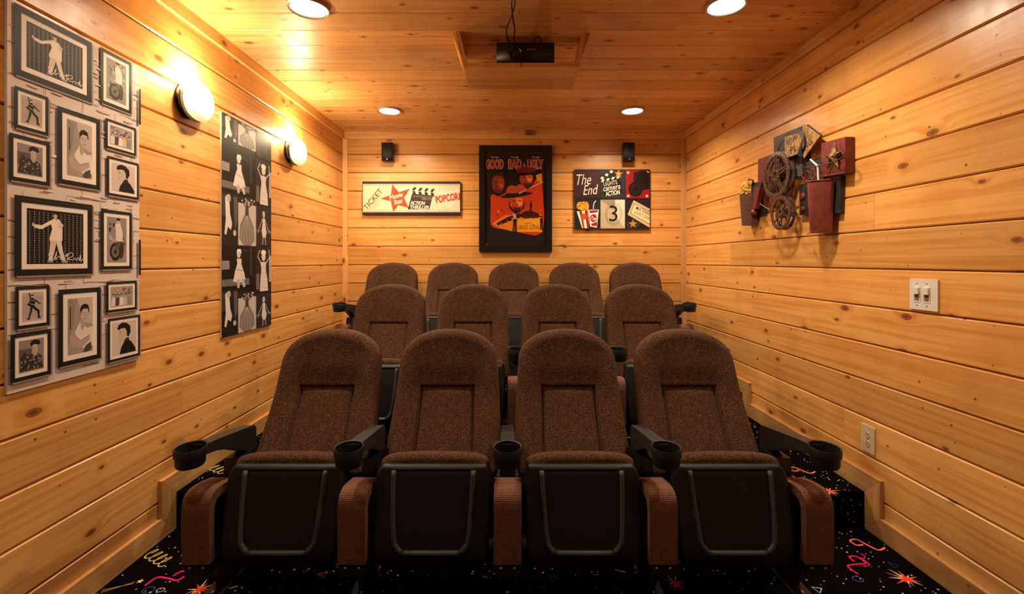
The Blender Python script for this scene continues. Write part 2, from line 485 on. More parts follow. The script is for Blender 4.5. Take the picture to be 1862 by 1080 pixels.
# ceiling: boards run across the room
ce = sheet('ceiling', XL - 0.08, XR + 0.08, YF - 0.08, YB + 0.08, ZC + TH, ZC + TH + 0.05, M['gap'])
CP = 0.176
y = 2.362 - CP * 25
ci = 0
while y < YB:
    y0, y1 = max(y, YF), min(y + CP, YB)
    if y1 - y0 > 0.02:
        W = y1 - y0 - 0.003
        j = [0.4, -0.7, 1.1, -0.2, 0.9, -1.1, 0.1][ci % 7]
        segs = ((XL, j), (j, XR)) if ci % 2 else ((XL, XR),)
        for a, b in segs:
            plank(ce, b - a - 0.001, W, ((a + b) / 2, (y0 + y1) / 2, ZC + TH), (math.pi / 2, 0, 0), M['ceiling_wood'], ch=0.004)
    y += CP; ci += 1

# floor: three carpeted levels in one stepped mesh
bm = bmesh.new()
prof = [(YF, 0), (R1, 0), (R1, Z2), (R2, Z2), (R2, Z3), (YB + TH, Z3), (YB + TH, -0.1), (YF, -0.1)]
prism(bm, prof, XL - TH, XR + TH, lambda a, b, n: (n, a, b))
floor = struct(from_bm('floor', bm, M['carpet']))

# crown, corner and base trims
def board(parent, x0, x1, y0, y1, z0, z1, m, name='board', axis='y'):
    """a board whose grain runs along its long axis (the mesh is built long-side-on-x, then turned)"""
    c = ((x0 + x1) / 2, (y0 + y1) / 2, (z0 + z1) / 2)
    dx, dy, dz = x1 - x0, y1 - y0, z1 - z0
    bm = bmesh.new()
    if axis == 'y': L, T, W, rot = dy, dx, dz, (0, 0, math.pi / 2)
    elif axis == 'x': L, T, W, rot = dx, dy, dz, (0, 0, 0)
    else: L, T, W, rot = dz, dy, dx, (0, math.pi / 2, 0)
    box(bm, -L / 2, L / 2, -T / 2, T / 2, -W / 2, W / 2)
    bevel(bm, 0.002, 1)
    return from_bm(name, bm, m, parent, loc=c, rot=rot)
CH, CT = 0.066, 0.019
t1 = struct(board(None, XL, XL + CT, YF, YB, ZC - CH, ZC, M['trim_wood'], 'trim_1'))
t2 = struct(board(None, XR - CT, XR, YF, YB, ZC - CH, ZC, M['trim_wood'], 'trim_2'))
t3 = struct(board(None, XL + CT, XR - CT, YB - CT, YB, ZC - 0.072, ZC, M['trim_wood'], 'trim_3', 'x'))
t4 = struct(board(None, XL, XL + 0.048, YB - CT, YB, Z3, ZC - CH, M['trim_wood'], 'trim_4', 'z'))
t5 = struct(board(None, XR - 0.048, XR, YB - CT, YB, Z3, ZC - CH, M['trim_wood'], 'trim_5', 'z'))
BH = 0.092
def mitred(parent, pts, sgn, m):
    """base board piece on a side wall; pts = outline in (Y, z); its mesh is local to the middle, grain along its long side"""
    ys = [p[0] for p in pts]; zs = [p[1] for p in pts]
    cy_, cz_ = (min(ys) + max(ys)) / 2, (min(zs) + max(zs)) / 2
    vert = (max(zs) - min(zs)) > (max(ys) - min(ys))
    bm = bmesh.new()
    if vert: f = lambda a, b, n: (b - cz_, n, -(a - cy_))      # local x = up
    else: f = lambda a, b, n: (a - cy_, n, b - cz_)
    prism(bm, pts, -0.0095, 0.0095, f)
    bevel(bm, 0.0018, 1)
    x = XL + 0.0095 if sgn < 0 else XR - 0.0095
    # local x -> +Y (or +Z), local z -> +Z (or -Y)
    if vert: mw = Matrix(((0, 1, 0, x), (0, 0, -1, cy_), (1, 0, 0, cz_), (0, 0, 0, 1)))
    else: mw = Matrix(((0, -1, 0, x), (1, 0, 0, cy_), (0, 0, 1, cz_), (0, 0, 0, 1)))
    o = from_bm('board', bm, m, None)
    o.matrix_world = mw
    if parent: o.parent = parent
    return o
for sgn, nm in ((-1, 'baseboard_left'), (1, 'baseboard_right')):
    e = bpy.data.objects.new(nm, None); link(e); struct(e)
    lv = [(YF, 0.0), (R1, Z2), (R2, Z3), (YB - CT, None)]
    a, b = R1 - BH, R2 - BH
    g = 0.0006
    mitred(e, [(YF, 0), (R1 - g, 0), (a - g, BH), (YF, BH)], sgn, M['base_wood_shaded'])
    mitred(e, [(R1, g), (R1, Z2 - g), (a, Z2 + BH - g), (a, BH + g)], sgn, M['base_wood_shaded'])
    mitred(e, [(R1, Z2), (R2 - g, Z2), (b - g, Z2 + BH), (a + g, Z2 + BH)], sgn, M['base_wood_shaded'])
    mitred(e, [(R2, Z2 + g), (R2, Z3 - g), (b, Z3 + BH - g), (b, Z2 + BH + g)], sgn, M['base_wood_shaded'])
    mitred(e, [(R2, Z3), (YB - CT, Z3), (YB - CT, Z3 + BH), (b + g, Z3 + BH)], sgn, M['base_wood_shaded'])
bb = struct(board(None, XL + 0.048, XR - 0.048, YB - CT, YB, Z3, Z3 + BH, M['base_wood_shaded'], 'baseboard_back', 'x'))

# carpet print: confetti, squiggles and star bursts woven into the pile
cols = ['d8c84a', 'e8e4d0', 'c8206a', 'e0482a', '3a6ab0', '5a2a8a', 'b8b0a0', '3aa08a']
ca = Art(lambda a, b, n: (a, b, 0.0012 + n), 0.0)
FLOORART = []
def carpet_print(mp, regions, rnd, placed):
    A = Art(mp, 0.0000004)
    def burst(x, y, r, c='ff3a22', c2='e8d8a0'):
        for i in range(11):
            t = i * 2 * math.pi / 11 + rnd.random() * .3
            q = r * (0.7 + 0.6 * rnd.random())
            A.poly([(x + 0.1 * r * math.cos(t + 1.5), y + 0.1 * r * math.sin(t + 1.5)), (x + q * math.cos(t), y + q * math.sin(t)), (x + 0.1 * r * math.cos(t - 1.5), y + 0.1 * r * math.sin(t - 1.5))], c2 if i % 2 else 'e86848')
        A.poly(star(x, y, r * 0.5, r * 0.22, 8), c)
    def coil(x, y, s, c, rot=0.0, n=4):
        pts = []
        for i in range(n * 14):
            t = i / 14 * 2 * math.pi
            u = (i / (n * 14) - 0.5) * s * 1.5 + 0.14 * s * math.cos(t); q = 0.3 * s * math.sin(t)
            pts.append((x + u * math.cos(rot) - q * math.sin(rot), y + u * math.sin(rot) + q * math.cos(rot)))
        A.line(pts, 0.004, c)
    def squig(x, y, s, c, rot=0.0):
        pts = spline([(-.5, .0), (-.25, .22), (0, 0), (.2, -.22), (.42, -.05), (.3, .15), (.1, .05)], 6)
        A.line([(x + s * (a * math.cos(rot) - b * math.sin(rot)), y + s * (a * math.sin(rot) + b * math.cos(rot))) for a, b in pts], 0.008, c)
    def comet(x, y, s, rot):
        A.poly(star(x, y, 0.014), 'f0e080')
        for k in (-1, 0, 1):
            A.line([(x - 0.02 * math.cos(rot), y - .02 * math.sin(rot) + k * .006), (x - s * math.cos(rot + k * .08), y - s * math.sin(rot + k * .08))], 0.0016, 'b8a860')
    def tri(x, y, s, rot, c):
        p = [(x + s * math.cos(rot + i * 2.094), y + s * math.sin(rot + i * 2.094)) for i in range(4)]
        A.line(p, 0.004, c)
    def ring(x, y, r, c):
        A.line([(x + r * math.cos(t * .5236), y + r * .8 * math.sin(t * .5236)) for t in range(13)], 0.004, c)
    F_ = dict(burst=burst, coil=coil, squig=squig, comet=comet, tri=tri, ring=ring)
    for nm, *a in placed: F_[nm](*a)
    for (x0, x1, y0, y1) in regions:
        area = (x1 - x0) * (y1 - y0)
        for _ in range(int(area * 420)):
            x, y = rnd.uniform(x0, x1), rnd.uniform(y0, y1)
            A.poly(circ(x, y, rnd.uniform(0.002, 0.0042), 6), rnd.choice(['c8d0d0', '9ab0b0', 'e0dcc8', '88a0c0', 'c8b890', 'b87888']))
        for _ in range(int(area * 14)):
            x, y = rnd.uniform(x0 + .04, x1 - .04), rnd.uniform(min(y0 + .04, y1), max(y1 - .04, y0))
            if any(math.hypot(x - p[1], y - p[2]) < 0.12 for p in placed): continue
            c = rnd.choice(cols); q = rnd.random()
            if q < .18: squig(x, y, .12, c, rnd.uniform(0, 6))
            elif q < .3: coil(x, y, .11, c, rnd.uniform(0, 6), 3)
            elif q < .42: burst(x, y, .04)
            elif q < .6: ring(x, y, rnd.uniform(.012, .022), c)
            elif q < .75: tri(x, y, .02, rnd.uniform(0, 6), c)
            else: A.line([(x, y), (x + rnd.uniform(-.04, .04), y + rnd.uniform(-.04, .04))], .0022, 'd0d0c0')
    return A
def FP(px, py, z=0.0):                       # a pixel on a floor level
    Y = (CAMZ - z) * F / (py - CY)
    return ((px - CX) * Y / F, Y)
rnd = random.Random(3)
p0 = [('coil', *FP(288, 1014), .10, 'e8d060', -.5, 4), ('squig', *FP(306, 1052), .15, 'e0206a', .6), ('burst', *FP(363, 1072), .05),
      ('comet', *FP(255, 1057), .12, .5), ('ring', *FP(270, 1073), .022, '2a4a88'), ('ring', *FP(292, 1073), .014, 'a8a878'),
      ('squig', *FP(1575, 990), .14, 'ff7a58', 2.8), ('squig', *FP(1558, 1026), .15, 'd01858', 1.0), ('coil', *FP(1568, 1020), .07, 'e0206a', 1.2, 2),
      ('burst', *FP(1648, 1053), .055), ('tri', *FP(1487, 1072), .02, .3, 'c8c8b8'), ('burst', *FP(1229, 1062), .04), ('ring', *FP(1560, 1053), .02, '385080'), ('tri', *FP(1625, 1028), .02, 2., '2a2a60')]
A0 = carpet_print(lambda a, b, n: (a, b, 0.0008 + n), [(XL + .03, XR - .03, 0.9, R1 - 0.005)], rnd, p0)
p1 = [('burst', *FP(1507, 893, Z2), .05), ('squig', *FP(1457, 855, Z2), .13, 'ff7a58', 2.9), ('squig', *FP(1445, 868, Z2), .12, 'e0206a', 2.6),
      ('coil', *FP(394, 852, Z2), .10, 'e8d060', -.5, 4), ('ring', *FP(388, 890, Z2), .028, '2a5a98')]
A1 = carpet_print(lambda a, b, n: (a, b, Z2 + 0.0008 + n), [(XL + .03, XR - .03, R1 + .005, R2 - .005)], rnd, p1)
A2 = carpet_print(lambda a, b, n: (a, b, Z3 + 0.0008 + n), [(XL + .03, XR - .03, R2 + .005, YB - .03)], rnd, [('ring', 0.0, 4.2, .02, '2a5a98')])
A3 = carpet_print(lambda a, b, n: (a, R1 - 0.0008 - n, b), [(XL + .03, XR - .03, 0.005, Z2 - .005)], rnd, [('ring', -1.5, .14, .012, 'a8a878')])
for A in (A1, A2, A3):
    k = len(A0.v); A0.v += A.v; A0.f += [tuple(i + k for i in f) for f in A.f]; A0.c += A.c
cp = A0.build('carpet_pattern', M['print_matte'], floor); cp['kind'] = 'stuff'

# ------------------------------------------------------------------ downlights
def downlight(x, y, label, dim=1.0):
    t = thing('ceiling_light', label, 'light', (x, y, ZC), 'recessed ceiling downlights')
    bm = bmesh.new()
    lathe(bm, [(0.078, 0.0), (0.098, 0.0), (0.099, -0.012), (0.094, -0.017), (0.084, -0.014), (0.078, -0.004)], 40, close=True)
    o = from_bm('trim_ring', bm, M['ring_metal'], t, True); o.modifiers.new('edges', 'EDGE_SPLIT').split_angle = .7
    bm = bmesh.new()
    lathe(bm, [(0.080, -0.0005), (0.080, -0.009), (0.05, -0.012), (0.01, -0.013)], 40)
    from_bm('lens', bm, M['lens'], t, True)
    la = bpy.data.lights.new('lamp', 'AREA'); la.shape = 'DISK'; la.size = 0.14
    la.energy = DOWN_W * dim; la.color = DOWN_COL; la.spread = math.radians(150)
    o = bpy.data.objects.new('lamp', la); o.location = (0, 0, -0.019); link(o, t)
downlight(-.99, 3.877, 'lit round recessed ceiling light towards the back left of the ceiling')
downlight(1.026, 3.877, 'lit round recessed ceiling light towards the back right of the ceiling')
downlight(-.985, 2.30, 'lit round recessed ceiling light cut by the top edge, left of the projector')
downlight(1.06, 2.28, 'lit round recessed ceiling light cut by the top edge, right of the projector')
downlight(-.985, 0.70, 'added unseen ceiling light above the viewer on the left', .35)  # extra pair out of view, added to brighten the front row
downlight(1.06, 0.70, 'added unseen ceiling light above the viewer on the right', .35)

# ------------------------------------------------------------------ wall sconces
def sconce(y, z, label):
    t = thing('wall_sconce', label, 'lamp', (XL, y, z), 'globe sconces on the left wall')
    def mp(a, b, c): return (c, a, b)          # lathe axis -> +X (out of the wall)
    bm = bmesh.new()
    lathe(bm, [(0.083, 0.0), (0.086, 0.003), (0.083, 0.007), (0.05, 0.009), (0.02, 0.01)], 36, mp)
    from_bm('back_plate', bm, M['bronze'], t, True)
    bm = bmesh.new()
    lathe(bm, [(0.03, 0.008), (0.03, 0.022)], 24, mp)
    from_bm('neck', bm, M['bronze'], t, True)
    bm = bmesh.new()
    prof = [(0.06, 0.018), (0.080, 0.020), (0.093, 0.028), (0.098, 0.037), (0.095, 0.037), (0.089, 0.030), (0.078, 0.023), (0.06, 0.021)]
    lathe(bm, prof, 40, mp, close=True)
    for v in list(bm.verts):                    # the dish is open at the top
        if v.co.z > 0.035: bm.verts.remove(v)
    from_bm('dish', bm, M['bronze'], t, True)
    bm = bmesh.new()
    prof = [(0.096 * math.sin(a), 0.064 - 0.046 * math.cos(a)) for a in [math.pi * (k + .15) / 16.3 for k in range(17)]]
    lathe(bm, prof, 40, mp)
    from_bm('glass_globe', bm, M['globe'], t, True)
    la = bpy.data.lights.new('lamp', 'POINT'); la.energy = 18.0; la.color = (1.0, 0.80, 0.46); la.shadow_soft_size = 0.022
    o = bpy.data.objects.new('lamp', la); o.location = (0.062, 0, 0.118); link(o, t)      # light leaving the open top of the glass
sconce(2.33, 2.070, 'lit opal globe sconce between the framed-photo panel and the tall collage')
sconce(3.43, 2.075, 'lit opal globe sconce beyond the tall collage, nearer the back wall')

# ------------------------------------------------------------------ projector shelf, projector, cords
zs = CAMZ + 1.06
t = thing('projector_shelf', 'pine shelf box hung under the ceiling holding the projector', 'shelf', (0, 2.55, zs))
ysh0, ysh1 = 2.55, 2.885
xa, xb = -0.246, 0.388
def loc_board(name, pts, n0, n1, mp, rot=(0, 0, 0), c=(0, 0, 0)):
    bm = bmesh.new(); prism(bm, pts, n0, n1, mp); bevel(bm, 0.0015, 1)
    return from_bm(name, bm, M['trim_wood'], t, loc=c, rot=rot)
mid = (ysh0 + ysh1) / 2
for k in range(2):      # bottom is two boards edge to edge
    y0 = k * 0.1685; y1 = y0 + 0.1665
    b_ = loc_board('bottom_board', [(xa, y0 - .084), (xb, y0 - .084), (xb, y1 - .084), (xa, y1 - .084)], 0, 0.021, lambda a, b, n: (a, n, -b), (math.pi / 2, 0, 0), (0, 0.084, 0))
for sgn, xbot, xtop in ((-1, xa, -0.286), (1, xb, 0.424)):
    bm = bmesh.new()
    H = ZC - zs
    th = 0.019 * sgn
    P4 = [(xbot - th, 0.021), (xbot, 0.021), (xtop, H - .001), (xtop - th, H - .001)]
    prism(bm, P4, 0.0, 0.335, lambda a, b, n: (b, a, n))
    bevel(bm, 0.0012, 1)
    o = from_bm('side_board', bm, M['trim_wood'], t)
    o.matrix_local = Matrix(((0, 1, 0, 0), (0, 0, 1, 0), (1, 0, 0, 0), (0, 0, 0, 1)))
    bm = bmesh.new()      # cleat that fixes the side to the ceiling
    xo = xtop + 0.001 * sgn
    prism(bm, [(xo, H - .001), (xo + .022 * sgn, H - .001), (xo + .004 * sgn - 0.02 * sgn, H - .11), (xo - .022 * sgn, H - .11)], 0.02, 0.30, lambda a, b, n: (n, a, b))
    o = from_bm('cleat', bm, M['trim_wood'], t)
    o.matrix_local = Matrix(((0, 1, 0, 0), (1, 0, 0, 0), (0, 0, 1, 0), (0, 0, 0, 1)))
for sg, xx in ((-1, xa + .012), (1, xb - .012)):
    for q in (0.02, .09, .15, .2, .26, .31):
        bm = bmesh.new()
        lathe(bm, [(0.003, -0.0006), (0.003, 0.001)], 8, lambda a, b, c: (a + xx, b + q, c))
        from_bm('screw', bm, M['dark'], t)

t = thing('projector', 'black video projector sitting on the pine ceiling shelf', 'projector', (0.092, 2.572, zs + 0.021))
bm = bmesh.new(); box(bm, -.159, .159, 0.0, .23, .010, .121); bevel(bm, .014, 3)
from_bm('body', bm, M['speaker'], t, True)
bm = bmesh.new()
lathe(bm, [(.040, 0), (.042, .008), (.036, .014), (.031, .010), (.028, .002)], 32, lambda a, b, c: (a - .055, -c + .001, b + .062))
from_bm('lens_ring', bm, M['frame_black'], t, True)
bm = bmesh.new()
lathe(bm, [(.026, 0), (.022, .004), (.012, .007), (.003, .008)], 28, lambda a, b, c: (a - .055, -c + .002, b + .062))
from_bm('lens', bm, mat('lens_glass', (.03, .03, .04), .05), t, True)
for xx in (-.13, .13):
    for yy in (.03, .19):
        bm = bmesh.new(); lathe(bm, [(.012, 0), (.014, .013)], 12, lambda a, b, c: (a + xx, b + yy, c))
        from_bm('foot', bm, M['frame_black'], t)
bm = bmesh.new()
for i in range(9): box(bm, .07 + i * .009, .074 + i * .009, -.0012, .001, .03, .05)
from_bm('vent', bm, M['arm'], t)
A = Art(lambda a, b, n: (a, -.0008 - n, b))
A.text('EPSON', .032, .083, .044, .0085, 'b8b8b8', bold=.01)
A.build('printed_mark', M['print'], t)

bm = bmesh.new()
zc0 = zs + .021 + .121
tube(bm, spline([(.02, 1.9, ZC - .004), (.012, 2.08, ZC - .02), (.03, 2.2, ZC - .03), (.012, 2.34, ZC - .03), (-.012, 2.46, ZC - .035), (-.005, 2.57, zc0 + .02), (.03, 2.68, zc0 + .008), (.10, 2.78, zc0 + .006)], 8), .0038, 6)
tube(bm, spline([(.0, 1.9, ZC - .004), (.03, 2.08, ZC - .014), (.014, 2.2, ZC - .03), (.02, 2.34, ZC - .032), (.032, 2.46, ZC - .034), (.03, 2.58, zc0 + .012), (.06, 2.66, zc0 + .006)], 8), .0038, 6)
tube(bm, spline([(.10, 2.78, zc0 + .006), (.13, 2.62, zc0 + .010), (.15, 2.58, zc0 + .030), (.17, 2.58, zc0 + .032), (.185, 2.62, zc0 + .010), (.17, 2.78, zc0 + .005)], 8), .0038, 6)
tag(from_bm('hanging_cable', bm, M['cord'], None, True), 'twisted black cords hanging from the ceiling down to the projector', 'cord')

# ------------------------------------------------------------------ speakers, sensor, plates
def speaker(px, label):
    x, z = BW(px, 277, .06)
    t = thing('wall_speaker', label, 'speaker', (x, YB, z), 'small black speakers on the back wall')
    bm = bmesh.new(); box(bm, -.052, .052, -.095, -.018, -.086, .086); bevel(bm, .02, 4)
    from_bm('body', bm, M['speaker'], t, True)
    bm = bmesh.new(); rr = [(sx * .030 + .014 * math.cos(q), zz_ + .014 * math.sin(q)) for sx, zz_, a0 in ((1, .062, 0), (-1, .062, 1), (-1, -.048, 2), (1, -.048, 3)) for q in [math.pi / 2 * (a0 + k / 5) for k in range(6)]]
    prism(bm, rr, .090, .099, lambda a, b, n: (a, -n, b)); bevel(bm, .003, 2, .8)
    from_bm('grille', bm, M['grille'], t, True)
    bm = bmesh.new(); lathe(bm, [(.006, 0), (.005, .002)], 14, lambda a, b, c: (a, -.0955 - c, b - .072))
    from_bm('badge', bm, M['silver'], t)
    bm = bmesh.new(); box(bm, -.02, .02, -.03, 0, -.07, -.02); bevel(bm, .003, 1)
    from_bm('bracket', bm, M['speaker'], t)
speaker(705.5, 'small black speaker on the back wall above the ticket and popcorn sign')
speaker(1142.5, 'small black speaker on the back wall above the six-tile movie picture')
x, z = BW(961, 240.5)
bm = bmesh.new(); box(bm, x - .032, x + .032, YB - .075, YB - CT, ZC - .036, ZC - .001); bevel(bm, .004, 1)
t = thing('sensor', 'small brown box sensor tucked under the ceiling above the movie poster', 'sensor', (0, 0, 0))
from_bm('case', bm, mat('brown_case', (.16, .07, .03), .4), t)

def RP(a, b, n): return (XR - n, a, b)
def LP(a, b, n): return (XL + n, a, b)
def BP(a, b, n): return (a, YB - n, b)
def plate(name, label, cat, px, py, qx, qy, m):
    a0, z1 = RW(qx, py); a1, _ = RW(px, py)
    _, z0 = RW(qx, qy)
    ac, zc = (a0 + a1) / 2, 0
    return a0, a1
# double switch plate
Y1, zt = RW(1657, 506.5); Y0, _ = RW(1708, 510.5); _, zbt = RW(1708, 567)
t = thing('light_switch', 'white double dimmer switch plate on the right wall', 'light switch', (XR, (Y0 + Y1) / 2, (zt + zbt) / 2))
hw, hh = (Y1 - Y0) / 2, (zt - zbt) / 2
def lp(a, b, n): return (-n, a, b)
bm = bmesh.new(); prism(bm, [(-hw, -hh), (hw, -hh), (hw, hh), (-hw, hh)], 0, .007, lp); bevel(bm, .0035, 2)
from_bm('plate', bm, M['white_plastic'], t)
for a in (-.023, .023):
    a = a + .006
    bm = bmesh.new(); prism(bm, [(a - .016, -.033), (a + .016, -.033), (a + .016, .033), (a - .016, .033)], .006, .0085, lp); bevel(bm, .001, 1)
    o = from_bm('dimmer_frame', bm, M['white_plastic'], t)
    bm = bmesh.new(); prism(bm, [(a - .0115, -.026), (a + .0115, -.026), (a + .0115, .004), (a - .0115, .004)], .0085, .0092, lp)
    from_bm('slot', bm, mat('grey_slot', (.25, .2, .14), .5), t)
    bm = bmesh.new(); prism(bm, [(a - .0125, .001), (a + .0125, .001), (a + .0125, .028), (a - .0125, .028)], .0085, .016, lp); bevel(bm, .002, 1)
    from_bm('paddle', bm, M['white_plastic'], t)
    bm = bmesh.new(); prism(bm, [(a - .003, -.01), (a + .003, -.01), (a + .003, .0), (a - .003, .0)], .009, .017, lp)
    from_bm('slider', bm, mat('brown_slider', (.12, .07, .03), .5), t)
    for b in (-.046, .046):
        bm = bmesh.new(); prism(bm, circ(a, b, .003, 10), .007, .008, lp)
        from_bm('screw', bm, M['silver'], t)
# outlet
Y1, zt = RW(1567.5, 767); Y0, _ = RW(1592.5, 778); _, zbt = RW(1592.5, 827)
t = thing('power_outlet', 'almond coloured duplex outlet low on the right wall', 'power outlet', (XR, (Y0 + Y1) / 2, (zt + zbt) / 2 - .004))
hw, hh = (Y1 - Y0) / 2, (zt - zbt) / 2
bm = bmesh.new(); prism(bm, [(-hw, -hh), (hw, -hh), (hw, hh), (-hw, hh)], 0, .006, lp); bevel(bm, .003, 2)
from_bm('plate', bm, M['almond'], t)
for b in (-.020, .020):
    bm = bmesh.new(); prism(bm, circ(0, b, .0155, 20), .005, .008, lp); bevel(bm, .001, 1)
    o = from_bm('receptacle', bm, M['almond'], t)
    bm = bmesh.new()
    for a in (-.006, .006): box(bm, -.0086, -.0078, a - .0014, a + .0014, b - .001, b + .0075)
    prism(bm, circ(0, b - .007, .0026, 8), .0078, .0086, lp)
    from_bm('slot', bm, M['dark'], o)
bm = bmesh.new(); prism(bm, circ(0, 0, .0028, 10), .006, .0075, lp); from_bm('screw', bm, M['silver'], t)

# projection screen on the front wall, behind the viewer (it mirrors in the poster glass)
t = thing('projection_screen', 'white projection screen with black border on the front wall behind the viewer', 'screen', (0.05, YF + .004, 0))
bm = bmesh.new(); box(bm, -1.1, 1.1, .02, .03, .95, 2.19); from_bm('screen_surface', bm, M['screen'], t)
for q in ((-1.16, -1.1, .89, 2.25), (1.1, 1.16, .89, 2.25), (-1.1, 1.1, .89, .95), (-1.1, 1.1, 2.19, 2.25)):
    bm = bmesh.new(); box(bm, q[0], q[1], 0, .04, q[2], q[3])
    from_bm('border', bm, M['frame_black'], t)
# ================================================================== THEATRE SEATS
import numpy as np
def interp(tab):
    xs = [p[0] for p in tab]; ys = [p[1] for p in tab]
    sp = spline(tab, 12); X = [p[0] for p in sp]; Y = [p[1] for p in sp]
    return lambda v: np.interp(v, X, Y)
def seg_dist(px, pz, poly, closed=True):
    P = np.array(poly); Q = np.roll(P, -1, axis=0)
    if not closed: P, Q = P[:-1], Q[:-1]
    best = np.full(px.shape, 1e9)
    for (ax, az), (bx, bz) in zip(P, Q):
        dx, dz = bx - ax, bz - az
        L = dx * dx + dz * dz + 1e-12
        t = np.clip(((px - ax) * dx + (pz - az) * dz) / L, 0, 1)
        best = np.minimum(best, np.hypot(px - ax - t * dx, pz - az - t * dz))
    return best
def relief(name, hw, z0, z1, nu, nv, front, back, r, rb, m, parent, mats=None, pick=None, power=1.6):
    """a closed slab whose outline is |x| < hw(z); front() and back() give y, both rounded off towards the outline"""
    tv = np.linspace(0, 1, nv)
    tv = 1 - (1 - tv) ** power                     # rows crowd towards the top
    z = z0 + (z1 - z0) * tv
    u = np.sin(np.linspace(-1, 1, nu) * math.pi / 2 * 0.85) / math.sin(math.pi / 2 * 0.85)
    Z, U = np.meshgrid(z, u, indexing='ij')
    X = U * hw(Z)
    out = [(float(hw(q)), float(q)) for q in z] + [(-float(hw(q)), float(q)) for q in z[::-1]]
    e = seg_dist(X, Z, out)
    def rnd_(e, r): 
        q = np.clip(r - e, 0, r); return r - np.sqrt(r * r - q * q)
    yf = front(X, Z) + rnd_(e, r)
    yb = back(X, Z) - rnd_(e, rb)
    n = nu * nv
    vs = [(float(a), float(b), float(c)) for a, b, c in zip(X.ravel(), yf.ravel(), Z.ravel())]
    vs += [(float(a), float(b), float(c)) for a, b, c in zip(X.ravel(), yb.ravel(), Z.ravel())]
    fs = []
    for i in range(nv - 1):
        for j in range(nu - 1):
            a = i * nu + j
            fs.append((a, a + 1, a + nu + 1, a + nu)); fs.append((n + a, n + a + nu, n + a + nu + 1, n + a + 1))
    for j in range(nu - 1):
        fs.append((j + 1, j, n + j, n + j + 1)); a = (nv - 1) * nu + j
        fs.append((a, a + 1, n + a + 1, n + a))
    for i in range(nv - 1):
        a = i * nu; fs.append((a, a + nu, n + a + nu, n + a))
        a = i * nu + nu - 1; fs.append((a + nu, a, n + a, n + a + nu))
    me = bpy.data.meshes.new(name); me.from_pydata(vs, [], fs)
    me.materials.append(m)
    if mats:
        for q in mats: me.materials.append(q)
        for p in me.polygons:
            c = p.center
            p.material_index = pick(c.x, c.y, c.z)
    me.polygons.foreach_set('use_smooth', [True] * len(me.polygons))
    me.update()
    return link(bpy.data.objects.new(name, me), parent)
sstep = lambda a, b, v: (lambda t: t * t * (3 - 2 * t))(np.clip((v - a) / (b - a), 0, 1))

Y0 = 1.9                                          # seat origin in row one
lean = interp([(.36, .062), (.45, .128), (.57, .207), (.69, .272), (.80, .300), (.90, .318), (.95, .326)])
def bhw(z):
    z = np.asarray(z, float)
    base = np.interp(z, [.36, .40, .52, .80], [.225, .250, .247, .229])
    t = np.clip((z - .795) / .150, 0, 1)
    return base * np.sqrt(np.clip(1 - t ** 2.25, 1e-5, 1))
PW, PZ = .121, .690
def bfront(X, Z):
    y = lean(Z)
    sd = np.maximum(np.abs(X) - (PW + .006 * (PZ - Z) / .3), Z - PZ)
    y = y + .010 * sstep(.008, -.010, sd)                                   # the middle panel lies back
    y = y + np.where(np.abs(X) - PW > Z - PZ, .022, .011) * np.exp(-(sd / .0052) ** 2)                               # seam
    y = y - .009 * np.clip(1 - (X / PW) ** 2, 0, 1) * sstep(0, -.03, sd)    # puffed
    y = y - .026 * sstep(.11, .20, np.abs(X)) * sstep(.90, .70, Z)          # side bolsters
    s2 = np.abs(np.abs(X) - (PW + .004)) * 1.0
    y = y + .004 * np.exp(-(s2 / .010) ** 2) * sstep(.80, .69, Z) * (Z > PZ)
    y = y - .009 * np.exp(-((Z - .775) / .075) ** 2) * np.clip(1 - (X / .17) ** 2, 0, 1)   # head pad
    return y
def bback(X, Z): return lean(Z) + .072
proto = bpy.data.objects.new('theater_seat', None); link(proto)
relief('backrest', bhw, .37, .9449, 120, 112, bfront, bback, .034, .012, M['fabric'], proto)
relief('back_shell', lambda z: bhw(z) * .985 + .002, .35, .940, 26, 30, lambda X, Z: lean(Z) + .060, lambda X, Z: lean(Z) + .092, .004, .02, M['plastic'], proto)
# tipped-up seat: moulded pan towards the viewer, cushion behind
pl = interp([(.11, -.120), (.145, -.176), (.20, -.197), (.28, -.186), (.38, -.160), (.505, -.127)])
def phw(z):
    z = np.asarray(z, float)
    b = np.interp(z, [.11, .15, .22, .34, .45, .475, .490, .498, .501], [.165, .192, .209, .217, .2185, .214, .207, .198, .19])
    return b
U = [(-.151, .484), (-.147, .38), (-.137, .262), (-.128, .236), (-.112, .219), (-.092, .2125), (.092, .2125), (.112, .219), (.128, .236), (.137, .262), (.147, .38), (.151, .484)]
Uin = U + [(0, .484)]
def pfront(X, Z):
    y = pl(Z)
    d = seg_dist(X, Z, U, False)
    dt = np.where(np.abs(X) < .151, np.abs(Z - .484), 1)
    y = y - .003 * np.exp(-(dt / .004) ** 2)
    inside = (Z < .484) & (np.abs(X) < np.interp(Z, [.2125, .219, .236, .262, .38, .484], [.09, .112, .128, .137, .147, .151])) & (Z > .2125)
    y = y + .004 * inside * sstep(.002, .012, d) + .004 * np.exp(-(np.maximum(0, .484 - Z) / .006) ** 2) * inside
    return y
relief('seat_pan', phw, .11, .501, 100, 110, pfront, lambda X, Z: pl(Z) + .034, .012, .006, M['plastic'], proto, power=1.0)
Us = spline(U, 4)
bm = bmesh.new()
rg = []
